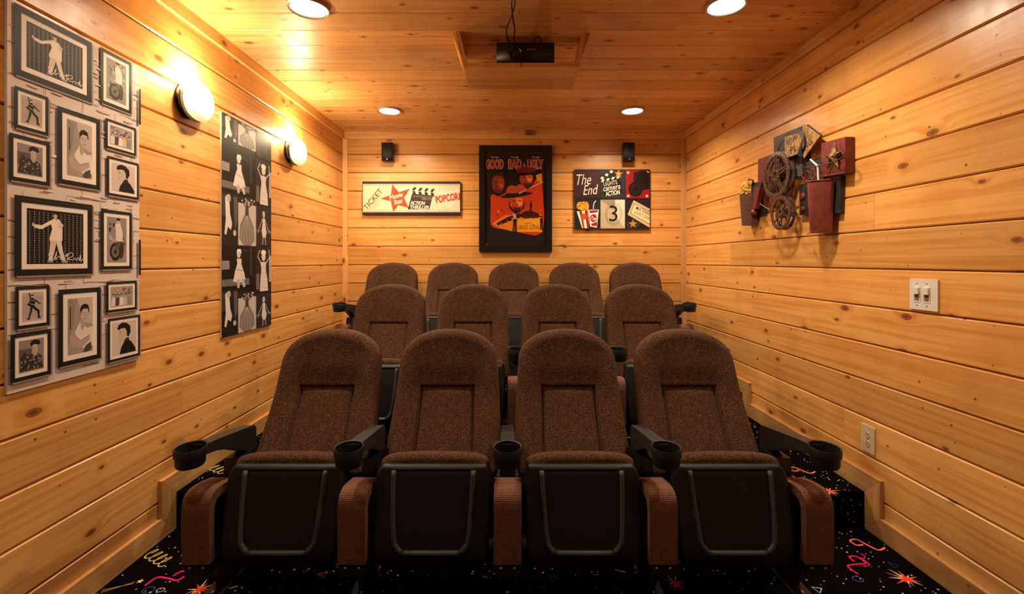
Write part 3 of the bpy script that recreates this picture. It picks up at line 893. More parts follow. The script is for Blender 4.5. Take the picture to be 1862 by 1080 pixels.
for i, (x, z) in enumerate(Us):
    q0, q1 = Us[max(i - 1, 0)], Us[min(i + 1, len(Us) - 1)]
    dx, dz = q1[0] - q0[0], q1[1] - q0[1]; d = math.hypot(dx, dz); nx, nz = -dz / d, dx / d
    rg.append([bm.verts.new((x + nx * k, float(pl(z + nz * k)) - h, z + nz * k)) for k, h in ((-.0095, .001), (-.0055, .0105), (.0055, .0105), (.0095, .001))])
for a, b in zip(rg, rg[1:]):
    for k in range(3): bm.faces.new((a[k], a[k + 1], b[k + 1], b[k]))
bm.faces.new(rg[0]); bm.faces.new(rg[-1])
from_bm('ridge', bm, M['ridge_lightened'], bpy.data.objects['seat_pan'], True)
def chw(z):
    z = np.asarray(z, float)
    t = np.clip((z - .492) / .038, 0, 1)
    return np.interp(z, [.16, .2, .5], [.19, .205, .209]) * np.sqrt(np.clip(1 - t ** 2.6, 1e-4, 1)) ** .5
relief('seat_cushion', chw, .17, .5299, 40, 60, lambda X, Z: pl(Z) + .018, lambda X, Z: pl(Z) + .085 + .012 * np.cos(X * 7), .024, .04, M['fabric'], proto)
def ch_part(name, fn, m, parent, bv=0.0, smooth=False, seg=2):
    bm = bmesh.new(); fn(bm)
    if bv: bevel(bm, bv, seg)
    return from_bm(name, bm, m, parent, smooth)
def mech(bm):
    prism(bm, [(-.15, .13), (.10, .13), (.16, .36), (.06, .42), (-.02, .40), (-.12, .22)], -.17, .17, lambda a, b, n: (n, a, b))
ch_part('rocker_housing', mech, M['metal_black'], proto, .008)
ch_part('cross_beam', lambda bm: box(bm, -.246, .246, -.03, .03, .075, .13), M['metal_black'], proto, .005)
for s in (-1, 1):
    ch_part('back_bracket', lambda bm: prism(bm, [(.02, .31), (.14, .33), (.19, .42), (.16, .45), (.08, .42), (.0, .37)], s * .243 - .004, s * .243 + .004, lambda a, b, n: (n, a, b)), M['metal_black'], proto)
# arm stand, at x = 0, joined to a seat
armp = bpy.data.objects.new('arm_stand', None); link(armp, proto)
yz = lambda a, b, n: (n, a, b)
apts = [(-.212, .613), (-.10, .600), (.02, .583), (.118, .568)] + spline([(.132, .556), (.134, .50), (.122, .456)], 3) + [(.04, .490), (-.06, .538), (-.14, .563), (-.205, .574)]
ch_part('armrest', lambda bm: prism(bm, apts, -.0265, .0265, yz), M['arm'], armp, .006)
cup = ch_part('cup_holder', lambda bm: lathe(bm, [(.0505, 0), (.0520, -.003), (.0515, -.028), (.0475, -.031), (.0465, -.058), (.043, -.066), (.015, -.067), (.015, -.06), (.041, -.058), (.0455, -.028), (.0465, -.002)], 44, lambda a, b, c: (a, b - .249, c + .622 + b * .06), close=True), M['plastic'], armp, 0, True)
mm = cup.modifiers.new('edges', 'EDGE_SPLIT'); mm.split_angle = .6
pp_out = [(-.222, .186), (-.226, .30), (-.225, .385)] + spline([(-.225, .385), (-.214, .418), (-.186, .436), (-.13, .436), (-.05, .420)], 5)[1:]
pp_in = [(-.055, .390), (-.13, .404), (-.180, .402), (-.194, .375), (-.196, .30), (-.192, .190)]
ch_part('side_pad', lambda bm: prism(bm, pp_out + pp_in, -.050, .050, yz), M['pad_fabric'], armp, .007, False, 3)
ch_part('upright', lambda bm: prism(bm, [(-.192, .13), (-.192, .38), (-.17, .40), (-.06, .38), (-.01, .40), (.0, .475), (.125, .475), (.13, .40), (.07, .22), (.035, .012), (-.06, .012), (-.075, .12)], -.030, .030, yz), M['metal_black'], armp, .004)
ch_part('bolt_bracket', lambda bm: box(bm, -.045, .045, -.216, -.150, .140, .186), M['metal_black'], armp, .003)
for s in (-1, 1):
    ch_part('bolt', lambda bm: lathe(bm, [(.0062, 0), (.0062, .003), (.0045, .0045), (.002, .0046)], 10, lambda a, b, c: (a + s * .0245, -.2155 - c, b + .168)), M['bolt'], armp, 0)
ch_part('foot_plate', lambda bm: box(bm, -.036, .036, -.150, .14, 0.0, .012), M['metal_black'], armp, .003)
ch_part('anchor_bolt', lambda bm: lathe(bm, [(.008, .012), (.008, .018), (.004, .020)], 10, lambda a, b, c: (a, b - .12, c)), M['bolt'], armp, 0)

def copy_tree(o, parent=None):
    c = o.copy(); C.objects.link(c); c.parent = parent
    for ch in list(o.children): copy_tree(ch, c)
    return c
def seats(n, cx, y, z, labels, group):
    for i in range(n):
        r = copy_tree(proto)
        r.name = 'theater_seat'
        r.location = (cx + (i - (n - 1) / 2) * .56, y, z)
        tag(r, labels[i], 'seat', group)
        st = [c for c in r.children if c.name.startswith('arm_stand')][0]
        st.location = (-.28, 0, 0)
        if i == n - 1:
            s2 = copy_tree(st, r); s2.location = (.28, 0, 0)
seats(4, -.004, Y0, 0.0, ['brown tweed theater seat in the front row, leftmost, nearest the framed-photo panel',
    'brown tweed theater seat in the front row, second from the left',
    'brown tweed theater seat in the front row, third from the left',
    'brown tweed theater seat in the front row, rightmost, nearest the power outlet'], 'front row theater seats')
seats(4, .044, Y0 + .928, Z2, ['brown tweed theater seat in the middle row, leftmost, by the left wall',
    'brown tweed theater seat in the middle row, second from the left',
    'brown tweed theater seat in the middle row, third from the left',
    'brown tweed theater seat in the middle row, rightmost, by the right wall'], 'middle row theater seats')
seats(5, .046, Y0 + 2.085, Z3, ['brown theater seat in the back row, leftmost, under the ticket sign',
    'brown theater seat in the back row, second from the left, under the popcorn sign end',
    'brown theater seat in the back row, centre, straight under the movie poster',
    'brown theater seat in the back row, fourth from the left, right of the poster',
    'brown theater seat in the back row, rightmost, under the six-tile picture'], 'back row theater seats')
def kill(o):
    for c in list(o.children): kill(c)
    bpy.data.objects.remove(o)
kill(proto)

# ================================================================== PICTURES
def slab(name, label, cat, pts, n0, n1, mp, m, bv=.002):
    bm = bmesh.new(); prism(bm, pts, n0, n1, mp)
    if bv: bevel(bm, bv, 1)
    return tag(from_bm(name, bm, m), label, cat)
R4 = lambda a0, b0, a1, b1: [(a0, b0), (a1, b0), (a1, b1), (a0, b1)]

# ---- left panel: photo-wall print on a whitewashed brick ground
LA0, LA1, LZ0, LZ1 = 1.488, 2.020, .850, 2.114
TK = .010
t = slab('wall_canvas', 'tall canvas printed with black-framed photos of a man on whitewashed brick', 'picture', R4(LA0, LZ0, LA1, LZ1), .001, TK, LP, M['edge'])
A = Art(lambda a, b, n: LP(a, b, n + TK + .0002))
A.rect(LA0, LZ0, LA1, LZ1, 'd2c3b6')
rn = random.Random(5)
zz = LZ0 + .03; row = 0
while zz < LZ1 - .03:                       # brick courses
    pts = [(LA0 + .002 + i * (LA1 - LA0 - .004) / 16, zz + rn.uniform(-.003, .003)) for i in range(17)]
    for i in range(0, 16):
        if rn.random() < .72: A.line(pts[i:i + 2], rn.uniform(.001, .0035), rn.choice(['54463e', '8a7a70', '6a5a50']))
    x = LA0 + (.05 if row % 2 else .12)
    while x < LA1 - .02:
        if rn.random() < .8: A.line([(x, zz + .002), (x + rn.uniform(-.004, .004), min(zz + .048, LZ1 - .004))], .0018, rn.choice(['8a7a70', 'a89a8e']))
        x += .15 + rn.uniform(-.01, .01)
    for _ in range(7):
        a, b = rn.uniform(LA0 + .03, LA1 - .03), zz + rn.uniform(.008, .045)
        A.poly(circ(a, min(b, LZ1 - .01), rn.uniform(.01, .03), 8, rn.uniform(.002, .005)), rn.choice(['d8cabe', 'bcaa9c', 'c4b4a6', 'ddd2c8']))
    zz += .0525; row += 1
K, W_, G1, G2, G3 = '1a1614', 'e6d6c6', '8a7c70', 'b4a294', '443c38'
def stage(A):
    A.rect(0, 0, 1, 1, '1c1816')
    A.n += A.dn; A.hold = True
    for i in range(13):
        for j in range(22):
            if 4 < i < 8 and 3 < j < 18: continue
            A.poly(circ(.05 + i * .075, .04 + j * .043, .010, 4, .011), 'b8a898')
    A.hold = False
    A.poly([(.38, .80), (.46, .86), (.55, .84), (.60, .72), (.60, .46), (.58, .42), (.38, .42), (.37, .48), (.42, .66)], 'e8d6c2')
    A.poly([(.42, .76), (.24, .64), (.12, .66), (.10, .70), (.13, .72), (.24, .71), (.40, .82)], 'e8d6c2')
    A.poly([(.14, .66), (.08, .70), (.10, .76), (.13, .71)], 'cbb6a4')
    A.poly([(.55, .82), (.62, .74), (.58, .66), (.52, .70)], 'd6c2ae')
    A.poly([(.39, .44), (.50, .44), (.46, .24), (.42, .06), (.36, .06), (.37, .25)], 'd2bfad')
    A.poly([(.48, .44), (.58, .44), (.61, .24), (.66, .06), (.60, .05), (.53, .25)], 'dccab8')
    A.poly([(.35, .07), (.43, .07), (.44, .03), (.33, .03)], 'a09488'); A.poly([(.59, .06), (.67, .06), (.70, .02), (.60, .02)], 'a09488')
    A.poly(circ(.475, .905, .035, 12, .048), 'c2ab98'); A.poly([(.435, .92), (.45, .965), (.50, .965), (.515, .92), (.475, .94)], K)
    A.line([(.48, .86), (.50, .82), (.52, .84)], .0015, K)
def signature(A):
    A.line(spline([(.40, .10), (.36, .18), (.42, .22), (.40, .12), (.36, .10), (.44, .08), (.50, .24), (.47, .08), (.54, .15), (.57, .09), (.60, .14)], 5), .0018, 'f2e8dc')
    A.line(spline([(.68, .02), (.70, .20), (.66, .14), (.76, .22), (.80, .16), (.70, .10), (.80, .08), (.84, .12), (.86, .07), (.90, .12), (.92, .06), (.94, .18), (.95, .06), (.99, .10)], 5), .0018, 'f2e8dc')
def moto(A):
    A.rect(0, 0, 1, 1, '8c8078')
    for _ in range(26): A.poly(circ(rn.uniform(.1, .9), rn.uniform(.08, .92), rn.uniform(.04, .10), 7, rn.uniform(.02, .06)), rn.choice(['5c524c', '746a62', 'a89c92', '3c3430']))
    A.poly([(.42, .86), (.66, .88), (.78, .70), (.80, .46), (.46, .46), (.44, .66)], 'd8cabc')
    A.poly(circ(.56, .92, .10, 12, .055), 'b8a696'); A.poly([(.46, .93), (.50, .985), (.64, .985), (.66, .93)], K)
    A.poly(circ(.42, .24, .28, 20, .20), '221e1c'); A.poly(circ(.42, .24, .19, 20, .13), '6c625a'); A.poly(circ(.42, .24, .07, 12, .05), K)
    A.poly([(.3, .40), (.75, .48), (.86, .34), (.80, .10), (.66, .08), (.64, .3)], '38302c'); A.line([(.16, .52), (.36, .48), (.5, .56)], .002, 'e8dccc')
    A.poly([(.5, .48), (.7, .46), (.6, .3), (.46, .28)], '5a5048')
def dancer(A):
    A.rect(0, 0, 1, 1, 'b8a79a')
    for i in range(14): A.line([(.06 + i * .068, .12), (.06 + i * .068, .86 if i > 8 or i < 4 else .6)], .0006, '5c524a')
    for b in (.3, .6, .82): A.line([(.04, b), (.96, b)], .0006, '7c7068')
    A.poly([(.36, .80), (.52, .82), (.60, .66), (.56, .50), (.36, .52), (.22, .58), (.34, .68)], K)
    A.poly([(.36, .80), (.30, .98), (.35, .99), (.42, .82)], K); A.poly([(.56, .70), (.82, .58), (.90, .57), (.82, .62), (.60, .76)], K)
    A.poly([(.38, .54), (.56, .52), (.80, .36), (.82, .12), (.74, .12), (.70, .32), (.56, .40)], K)
    A.poly([(.38, .54), (.50, .50), (.46, .34), (.34, .10), (.28, .12), (.36, .34)], '2a2420')
    A.poly(circ(.46, .86, .06, 10, .05), 'd8c4b2'); A.poly([(.40, .87), (.42, .92), (.52, .92), (.53, .87)], K)
    A.line([(.38, .74), (.56, .70)], .0012, 'd8c8b8'); A.line([(.34, .62), (.58, .56)], .0012, 'd8c8b8')
    A.poly([(.24, .12), (.38, .12), (.36, .07), (.20, .07)], K); A.poly([(.70, .13), (.86, .13), (.88, .08), (.72, .08)], K)
def portrait(A):
    A.rect(0, 0, 1, 1, '9c8e86'); A.poly([(.35, 1), (1, 1), (1, .5), (.62, .56)], 'b8aaa0'); A.poly([(0, .2), (.2, .5), (.3, .9), (0, 1)], '8a7e76')
    A.line([(.10, .86), (.10, .46)], .004, '2e2824'); A.line(spline([(.12, .97), (.30, .92), (.36, .99)], 4), .001, '3e3834')
    A.poly([(.40, .50), (.52, .60), (.62, .50), (.78, .44), (.98, .46), (1, .30), (1, .10), (.60, .08), (.36, .26), (.28, .40)], 'dccdbf')
    A.poly([(.50, .60), (.68, .58), (.66, .46), (.56, .40), (.50, .48)], 'ab9886')
    A.poly([(.05, .32), (.20, .40), (.50, .24), (.88, .32), (.90, .22), (.56, .10), (.16, .14)], 'b09c8a'); A.line([(.2, .36), (.5, .22), (.86, .30)], .0012, '7c6c5e')
    A.poly([(.60, .02), (.78, .0), (.96, .04), (.92, .18), (.70, .12)], '4c443e')
    A.poly(circ(.66, .70, .15, 18, .125), 'bfa996'); A.poly([(.50, .70), (.48, .80), (.54, .865), (.68, .89), (.82, .855), (.86, .76), (.83, .70), (.80, .79), (.62, .80), (.53, .75)], '1c1714')
    A.line([(.57, .725), (.63, .73)], .0014, K); A.line([(.70, .73), (.76, .725)], .0014, K); A.line([(.58, .70), (.62, .70)], .0012, K); A.line([(.71, .70), (.75, .70)], .0012, K)
    A.line([(.665, .70), (.655, .66), (.68, .655)], .0008, '7c6858'); A.line(spline([(.60, .625), (.67, .61), (.74, .63)], 3), .0016, '4c3830')
def group(A):
    A.rect(0, 0, 1, 1, 'a09084')
    for _ in range(22): A.poly(circ(rn.uniform(.08, .92), rn.uniform(.5, .92), rn.uniform(.03, .1), 7, rn.uniform(.03, .08)), rn.choice(['6c6058', '7c7068', 'b8aa9c']))
    for x, c in ((.12, 'd8c8b8'), (.30, '4c443e'), (.47, 'e0d2c4'), (.64, 'c4b4a4'), (.82, '8c8076')):
        A.poly([(x - .10, .05), (x - .08, .42), (x, .5), (x + .08, .42), (x + .10, .05)], c); A.poly(circ(x, .56, .045, 9, .075), 'b49e8c'); A.poly(circ(x, .62, .045, 8, .04), '38302c')
def looking(A):
    A.rect(0, 0, 1, 1, '8c7e76'); A.rect(0, .3, .5, .72, '5c524c')
    A.poly([(.02, .04), (.10, .50), (.22, .66), (.34, .52), (.62, .60), (.90, .44), (.98, .04)], '3c3430')
    for _ in range(30): A.poly(circ(rn.uniform(.34, .9), rn.uniform(.08, .44), .028, 5, .03), rn.choice(['b8a898', '847870', '241e1c']))
    for _ in range(12): A.poly(circ(rn.uniform(.06, .34), rn.uniform(.1, .48), .03, 5, .03), rn.choice(['a49486', '241e1c']))
    A.poly([(.50, .56), (.62, .70), (.74, .62), (.72, .48), (.60, .44)], 'b09a88'); A.poly(circ(.63, .72, .12, 14, .17), 'bda692')
    A.poly([(.46, .78), (.46, .92), (.60, .98), (.80, .95), (.86, .84), (.78, .80), (.60, .84), (.52, .80)], '1c1714'); A.line([(.54, .71), (.60, .70)], .0014, K); A.line([(.68, .71), (.74, .73)], .0014, K); A.line([(.60, .60), (.66, .60)], .0012, '5c4438')
def profile(A):
    A.rect(0, 0, 1, 1, 'c8b6aa')
    A.poly([(.30, .02), (.36, .22), (.48, .38), (.66, .44), (.80, .34), (.96, .14), (.98, .02)], '1c1816')
    A.poly([(.46, .34), (.50, .48), (.68, .50), (.70, .40)], '2a2420')
    A.poly([(.28, .76), (.26, .62), (.22, .56), (.26, .52), (.26, .42), (.36, .36), (.50, .42), (.64, .56), (.62, .78), (.44, .84)], 'c4ad99')
    A.poly([(.20, .80), (.26, .92), (.42, .98), (.60, .95), (.74, .84), (.76, .66), (.68, .52), (.60, .54), (.60, .68), (.52, .80), (.36, .80), (.28, .76)], '1c1714')
    A.line([(.28, .70), (.38, .70)], .0014, K); A.line([(.29, .66), (.35, .66)], .0014, K); A.line([(.27, .47), (.34, .47)], .0014, '6c5044')
def fr(px0, py0, px1, py1, bw, mw, fn, sig=False):
    a0, b1 = LW(px0, py0, TK); a1, b0 = LW(px1, py1, TK)
    a0, a1 = max(a0, LA0 + .0005), min(a1, LA1 - .0005)
    b1 = min(b1, LZ1 - .001)
    s = .006
    A.T = lambda a, b: (a, b)
    A.rect(a0 + s, b0 - s, min(a1 + s, LA1), b1 - s, '8f7f74')         # printed drop shadow of the printed frame
    A.rect(a0, b0, a1, b1, '1d1916')
    A.line([(a0 + .002, b1 - bw * .5), (a1 - .002, b1 - bw * .5)], .0012, '4a4038')
    A.rect(a0 + bw, b0 + bw, a1 - bw, b1 - bw, '9c8c80')
    A.rect(a0 + bw + .002, b0 + bw, a1 - bw, b1 - bw - .003, 'e6d8cb')
    m = bw + mw
    x0, x1, y0, y1 = a0 + m, a1 - m, b0 + m, b1 - m
    A.T = lambda u, v: (x0 + u * (x1 - x0), y0 + v * (y1 - y0))
    fn(A)
    if sig: signature(A)
    A.T = lambda a, b: (a, b)
for q in ((23.3, 4, 165, 187.7, .0215, .017, stage, True), (180.5, 85, 237, 208, .013, .014, moto), (23, 155, 85.6, 247.7, .011, .010, dancer),
          (102, 191.8, 179.5, 346, .017, .018, portrait), (189.5, 214, 245, 284, .010, .010, group), (12, 240, 87.7, 338.8, .013, .012, looking), (191.8, 282.6, 249.7, 363.8, .010, .010, profile),
          (22.8, 353.7, 165.4, 497.8, .0215, .017, stage, True), (180.6, 379.7, 237, 489, .013, .014, moto), (23.8, 521.7, 86.7, 591, .011, .010, dancer),
          (102.6, 527, 180, 650.6, .017, .018, portrait), (190, 513.3, 245.6, 562, .010, .010, group), (15, 609, 89, 679.5, .013, .012, looking), (192.5, 580, 251, 645.5, .010, .010, profile)):
    fr(*q)
for y0, y1 in ((161, 226), (436, 500)):
    a, b1 = LW(249, y0, TK); _, b0 = LW(249, y1, TK); A.rect(a, b0, LA1 - .0003, b1, '1d1916')
A.build('printed_photos', M['print'], t)

# ---- tall dark collage
TA0, TA1, TZ0, TZ1 = 2.600, 3.142, .848, 2.108
t = slab('wall_canvas', 'tall narrow black-and-white collage of a woman in white dresses on the left wall', 'picture', R4(TA0, TZ0, TA1, TZ1), .001, .010, LP, M['edge'])
A = Art(lambda a, b, n: LP(a, b, n + .0102))
A.rect(TA0, TZ0, TA1, TZ1, '1a1717')
Wd, G = 'd8ccc4', '7c736e'
def bodice(A):
    A.rect(0, 0, 1, 1, '221e1e'); A.rect(.0, .55, .3, .95, '3c3634'); A.poly([(.2, .9), (.32, .96), (.46, .8), (.5, .6), (.62, .42), (.54, .30), (.36, .36), (.26, .2), (.16, .22), (.24, .5)], Wd)
    A.poly(circ(.42, .9, .12, 12, .08), 'b0a49c'); A.poly([(.7, .95), (.95, .95), (.95, .5), (.8, .3), (.74, .6)], '5a5250'); A.poly(circ(.78, .25, .1, 9, .06), 'bcb0a8')
def crin(A):
    A.rect(0, 0, 1, 1, 'beb4ac'); A.rect(0, .86, 1, 1, '2a2626')
    A.poly([(.30, .0), (.06, .14), (.10, .42), (.34, .62), (.46, .72), (.62, .62), (.86, .40), (.92, .12), (.70, .0)], '7e7672')
    for k in range(5): A.line(spline([(.46, .62), (.2 + k * .14, .3), (.14 + k * .18, .04)], 4), .002, 'c8beb6')
    A.poly([(.36, .62), (.40, .84), (.56, .84), (.58, .62)], '48403e'); A.line([(.38, .8), (.08, .96)], .007, '2a2424'); A.line([(.56, .8), (.9, .92)], .007, '2a2424'); A.poly(circ(.47, .9, .09, 10, .07), '544c4a')
    for _ in range(12): A.poly(circ(rn.uniform(.2, .9), rn.uniform(.84, .97), .03, 5, .02), 'e0d8d0')
def seated(A):
    A.rect(0, 0, 1, 1, '181515'); A.rect(.0, .06, .78, .22, '6c6462'); A.rect(.0, .45, .2, .65, '8c827c'); A.rect(.8, .3, .86, 1, '3a3534')
    A.poly([(.30, .16), (.36, .42), (.42, .58), (.40, .70), (.54, .70), (.54, .56), (.62, .36), (.66, .20), (.5, .12)], Wd)
    A.poly([(.40, .20), (.42, .0), (.48, .0), (.50, .2)], 'b8aca4'); A.poly([(.52, .2), (.60, .0), (.66, .02), (.6, .22)], 'c4b8b0')
    A.poly(circ(.46, .80, .055, 12, .085), 'd0c4bc'); A.poly([(.40, .82), (.42, .93), (.52, .93), (.54, .82), (.47, .88)], 'efe6de')
    A.line([(.36, .45), (.60, .40)], .003, '6c6462'); A.line(spline([(.56, .86), (.62, .92), (.68, .86), (.76, .93)], 4), .0015, '807672')
def hands(A):
    A.rect(0, 0, 1, 1, '2a2626'); A.rect(.85, .2, 1, .8, 'b0a69e'); A.rect(0, .05, .2, .4, '6c6462')
    A.poly([(.24, .0), (.28, .30), (.34, .50), (.26, .66), (.66, .66), (.62, .5), (.74, .26), (.78, .0)], Wd); A.poly(circ(.48, .78, .13, 12, .1), 'd4c8c0'); A.poly(circ(.48, .87, .16, 12, .06), 'eee4dc')
    A.line([(.3, .64), (.1, .78), (.24, .92)], .008, 'cabeb6'); A.line([(.66, .64), (.88, .76), (.84, .94)], .008, 'cabeb6')
    for b in (.1, .25, .42, .55): A.line([(.32, b), (.7, b - .04)], .002, '9c928c')
def sit(A):
    A.rect(0, 0, 1, 1, '2e2a2c'); A.rect(0, .34, 1, .40, '5a5452')
    A.poly([(.36, .36), (.42, .6), (.4, .7), (.58, .7), (.58, .58), (.68, .34), (.62, .2), (.42, .2)], Wd); A.poly(circ(.49, .8, .09, 10, .09), 'c4b8b0')
    A.line([(.4, .66), (.16, .4), (.1, .3)], .006, 'b4a8a0'); A.line([(.58, .66), (.8, .42), (.92, .34)], .006, 'b4a8a0'); A.line([(.45, .24), (.42, .02)], .008, 'b4a8a0'); A.line([(.58, .24), (.62, .02)], .008, 'b4a8a0')
def dk(A): A.rect(0, 0, 1, 1, '2c2829'); A.rect(.1, .0, .3, .9, '3c3736'); A.rect(.6, .2, .7, .9, '4a4442')
def tz(px, py):
    a, b = LW(px, py, .010); return a, b
ac = [TA0 + .001, LW(433, 400, .010)[0], LW(465.4, 400, .010)[0], TA1 - .001]
def zc(y, c):          # y' of the enlarged crop -> height, read at the column's middle
    x = [418, 449, 479][c]
    return LW(x, 180 + y / 2.4, .010)[1]
for c, y0, y1, fn in ((0, 55, 205, bodice), (0, 410, 640, bodice), (0, 832, 1040, bodice), (1, 92, 215, crin), (1, 430, 640, crin), (1, 842, 1024, crin),
                      (2, 120, 262, dk), (2, 272, 462, hands), (2, 470, 640, sit), (2, 645, 838, hands), (2, 845, 1000, sit)):
    x0, x1 = ac[c], ac[c + 1]; y1_, y0_ = min(zc(y0, c), TZ1 - .001), max(zc(y1, c), TZ0 + .001)
    A.T = lambda u, v: (x0 + u * (x1 - x0), y0_ + v * (y1_ - y0_)); fn(A)
for y0, y1 in ((215, 402), (640, 828)):
    x0, x1 = ac[0], ac[2]; y1_, y0_ = zc(y0, 0), zc(y1, 0)
    A.T = lambda u, v: (x0 + u * (x1 - x0), y0_ + v * (y1_ - y0_)); seated(A)
A.T = lambda a, b: (a, b)
A.build('printed_collage', M['print'], t)

# ---- back wall: ticket / star / popcorn sign
def Bpx(px, py, n=.02): return BW(px, py, n)
a0, b1 = Bpx(659.5, 330); a1, b0 = Bpx(836.5, 390.5)
t = slab('wall_sign', 'long white movie sign with a red star, clapperboard and popcorn lettering', 'sign', R4(a0, b0, a1, b1), .001, .03, BP, M['edge_dark'])
A = Art(lambda a, b, n: BP(a, b, n + .0302))
A.T = lambda x, y: Bpx(650 + x / 9.31, 320 + y / 9.31, .03)
sc = (YB - .03) / F / 9.31
A.rect(92, 92, 1735, 655, 'e2d2b4'); A.rect(92, 92, 1735, 135, '3a2a28'); A.rect(92, 612, 1735, 655, '2c2224')
A.n += A.dn; A.hold = True
for i in range(56):
    A.rect(108 + i * 29, 138, 120 + i * 29, 160, '7a6a66'); A.rect(108 + i * 29, 585, 120 + i * 29, 606, '7a6a66')
A.hold = False
A.poly([(150, 430), (400, 150), (520, 260), (300, 560), (180, 560)], 'd6c6a0')
def at_(s, x, y, w, h, col, rot=0, bold=.02, shear=0):
    T = A.T; p = T(x, y); A.T = lambda a, b: (a, b); A.text(s, p[0], p[1], w * sc, h * sc, col, rot, bold, shear); A.T = T
at_('TICKET', 262, 395, 420, 92, '2a221e', .86, .0)
st_ = [(592, 150), (700, 290), (885, 220), (790, 380), (870, 545), (690, 490), (612, 605), (572, 430), (400, 385), (580, 330)]
st_ = [(592, 150), (706, 275), (885, 220), (790, 372), (868, 545), (694, 492), (608, 606), (572, 432), (398, 385), (572, 322)]
A.poly(st_, '3a1c16'); A.poly([(a - 5, b - 3) for a, b in st_], 'd2492c')
at_('Movie', 650, 340, 230, 80, 'f2e2c8', .30, .02, .2); at_('Star', 695, 430, 160, 74, 'f2e2c8', .25, .02, .2)
A.poly([(925, 295), (1280, 330), (1215, 570), (850, 565)], '3a322e')
for k in range(4):
    x = 935 + k * 103; y = 190 + k * 9
    A.poly([(x + 20, y), (x + 70, y), (x + 30, y + 58), (x - 15, y + 52)], '2c2624')
    A.poly([(x - 10, y + 62), (x + 40, y + 66), (x + 62, y + 132), (x + 10, y + 126)], '2c2624')
at_('STUDIO PRODUCTION', 1100, 350, 300, 36, '8f8276', -.06, 0); at_('DIRECTOR', 1180, 392, 180, 36, '9f9286', -.06, 0)
A.line([(900, 425), (1240, 455)], .0006, 'd2c4b4'); at_('ACTION', 1020, 458, 250, 62, 'efe4d4', -.03, .02, .2); at_('THRILLER', 1050, 530, 320, 62, 'efe4d4', -.03, .02, .2)
A.poly([(1350, 280), (1420, 200), (1480, 260), (1560, 190), (1620, 250), (1690, 190), (1725, 290), (1690, 470), (1600, 560), (1440, 510), (1370, 560)], 'd8ccae')
A.poly([(1365, 290), (1425, 215), (1482, 275), (1560, 205), (1618, 265), (1685, 205), (1712, 290), (1680, 460), (1598, 545), (1440, 495), (1380, 540)], 'e8dcc2')
at_('POPCOR', 1518, 372, 400, 128, 'c83a2c', .17, .045)
A.poly([(1712, 290), (1735, 286), (1735, 400), (1720, 402)], 'c83a2c')
A.build('printed_sign', M['print'], t)

# ---- six-tile picture
a0, b1 = Bpx(1045, 308); a1, b0 = Bpx(1182, 416.5)
t = slab('wall_picture', 'dark square picture of six movie tiles with The End and a number 3', 'picture', R4(a0, b0, a1, b1), .001, .03, BP, M['edge_dark'])
A = Art(lambda a, b, n: BP(a, b, n + .0302))
A.T = lambda x, y: Bpx(1030 + x / 8.642, 300 + y / 8.642, .03)
sc = (YB - .03) / F / 8.642
A.rect(135, 75, 1315, 1000, '140e0e')
A.rect(140, 80, 525, 522, '3c1a1c'); A.rect(535, 80, 915, 522, '2a2b32'); A.rect(928, 80, 1308, 522, '8a1616')
A.rect(140, 545, 520, 996, '20222a'); A.rect(535, 545, 918, 996, 'b8a88c'); A.rect(930, 545, 1308, 996, '1e1c22')
for i in range(10): A.rect(160 + i * 36, 485, 182 + i * 36, 508, '1c1012'); A.rect(160 + i * 36, 92, 182 + i * 36, 110, '241416')
at_('The', 275, 228, 225, 165, 'efe6dc', .05, -.008, .35); at_('End', 380, 388, 240, 150, 'efe6dc', .08, -.008, .35)
lw = 20 * sc
A.poly([(548, 250), (838, 180), (880, 450), (600, 500)], '14100e'); A.poly([(530, 175), (560, 225), (850, 140), (720, 80)], '14100e')
for x, y in ((562, 205), (632, 155), (704, 106)): A.poly([(x - 30, y + 5), (x - 6, y - 25), (x + 32, y - 8), (x + 5, y + 26)], 'e6dfcc')
for x, y in ((572, 250), (652, 230), (732, 210), (812, 195)): A.poly([(x - 28, y + 20), (x - 10, y - 20), (x + 28, y - 22), (x + 10, y + 14)], 'e6dfb8')
A.poly([(a, b) for a, b in star(818, 140, 78, 34, 5, -1.5)], '86683a'); A.poly(star(818, 140, 52, 22, 5, -1.5), 'c89a48')
at_('LIGHTS', 690, 285, 215, 66, 'd8d0b8', .16, 0); at_('camera', 712, 365, 270, 60, 'd8d0b8', .16, .01, .2); at_('ACTION', 726, 440, 225, 74, 'e8e0c8', .14, .02)
A.poly(circ(1085, 380, 112, 26, 118), '15090a'); A.poly([(1060, 120), (1180, 84), (1306, 84), (1306, 380), (1150, 400), (1050, 250)], '180b0c'); A.poly(circ(1085, 380, 84, 24, 88), '221213'); A.poly(circ(1085, 380, 40, 20, 42), '0e0607'); A.line(spline([(1075, 250), (1090, 160), (1150, 120)], 5), 8 * sc, '4a2024')
for x, y in ((968, 120), (972, 486), (1264, 486)): A.poly(star(x, y, 30, 12, 5, -1.57), 'f0d8b0')
A.poly([(1262, 95), (1300, 110), (1295, 122), (1260, 108)], 'd8ccc0')
A.poly([(162, 730), (345, 705), (350, 996), (245, 990)], 'efe6d4')
for q in ([(200, 722), (240, 718), (285, 994), (262, 994)], [(285, 712), (335, 706), (352, 994), (325, 994)]): A.poly(q, '9e1c18')
A.poly(circ(275, 810, 52, 14, 50), 'b85a24'); rn2 = random.Random(2)
for _ in range(34): A.poly(circ(250 + rn2.uniform(-78, 78), 640 + rn2.uniform(-60, 62), 26, 7), rn2.choice(['d89a28', 'e8b040', 'c47e1c', 'f0c458']))
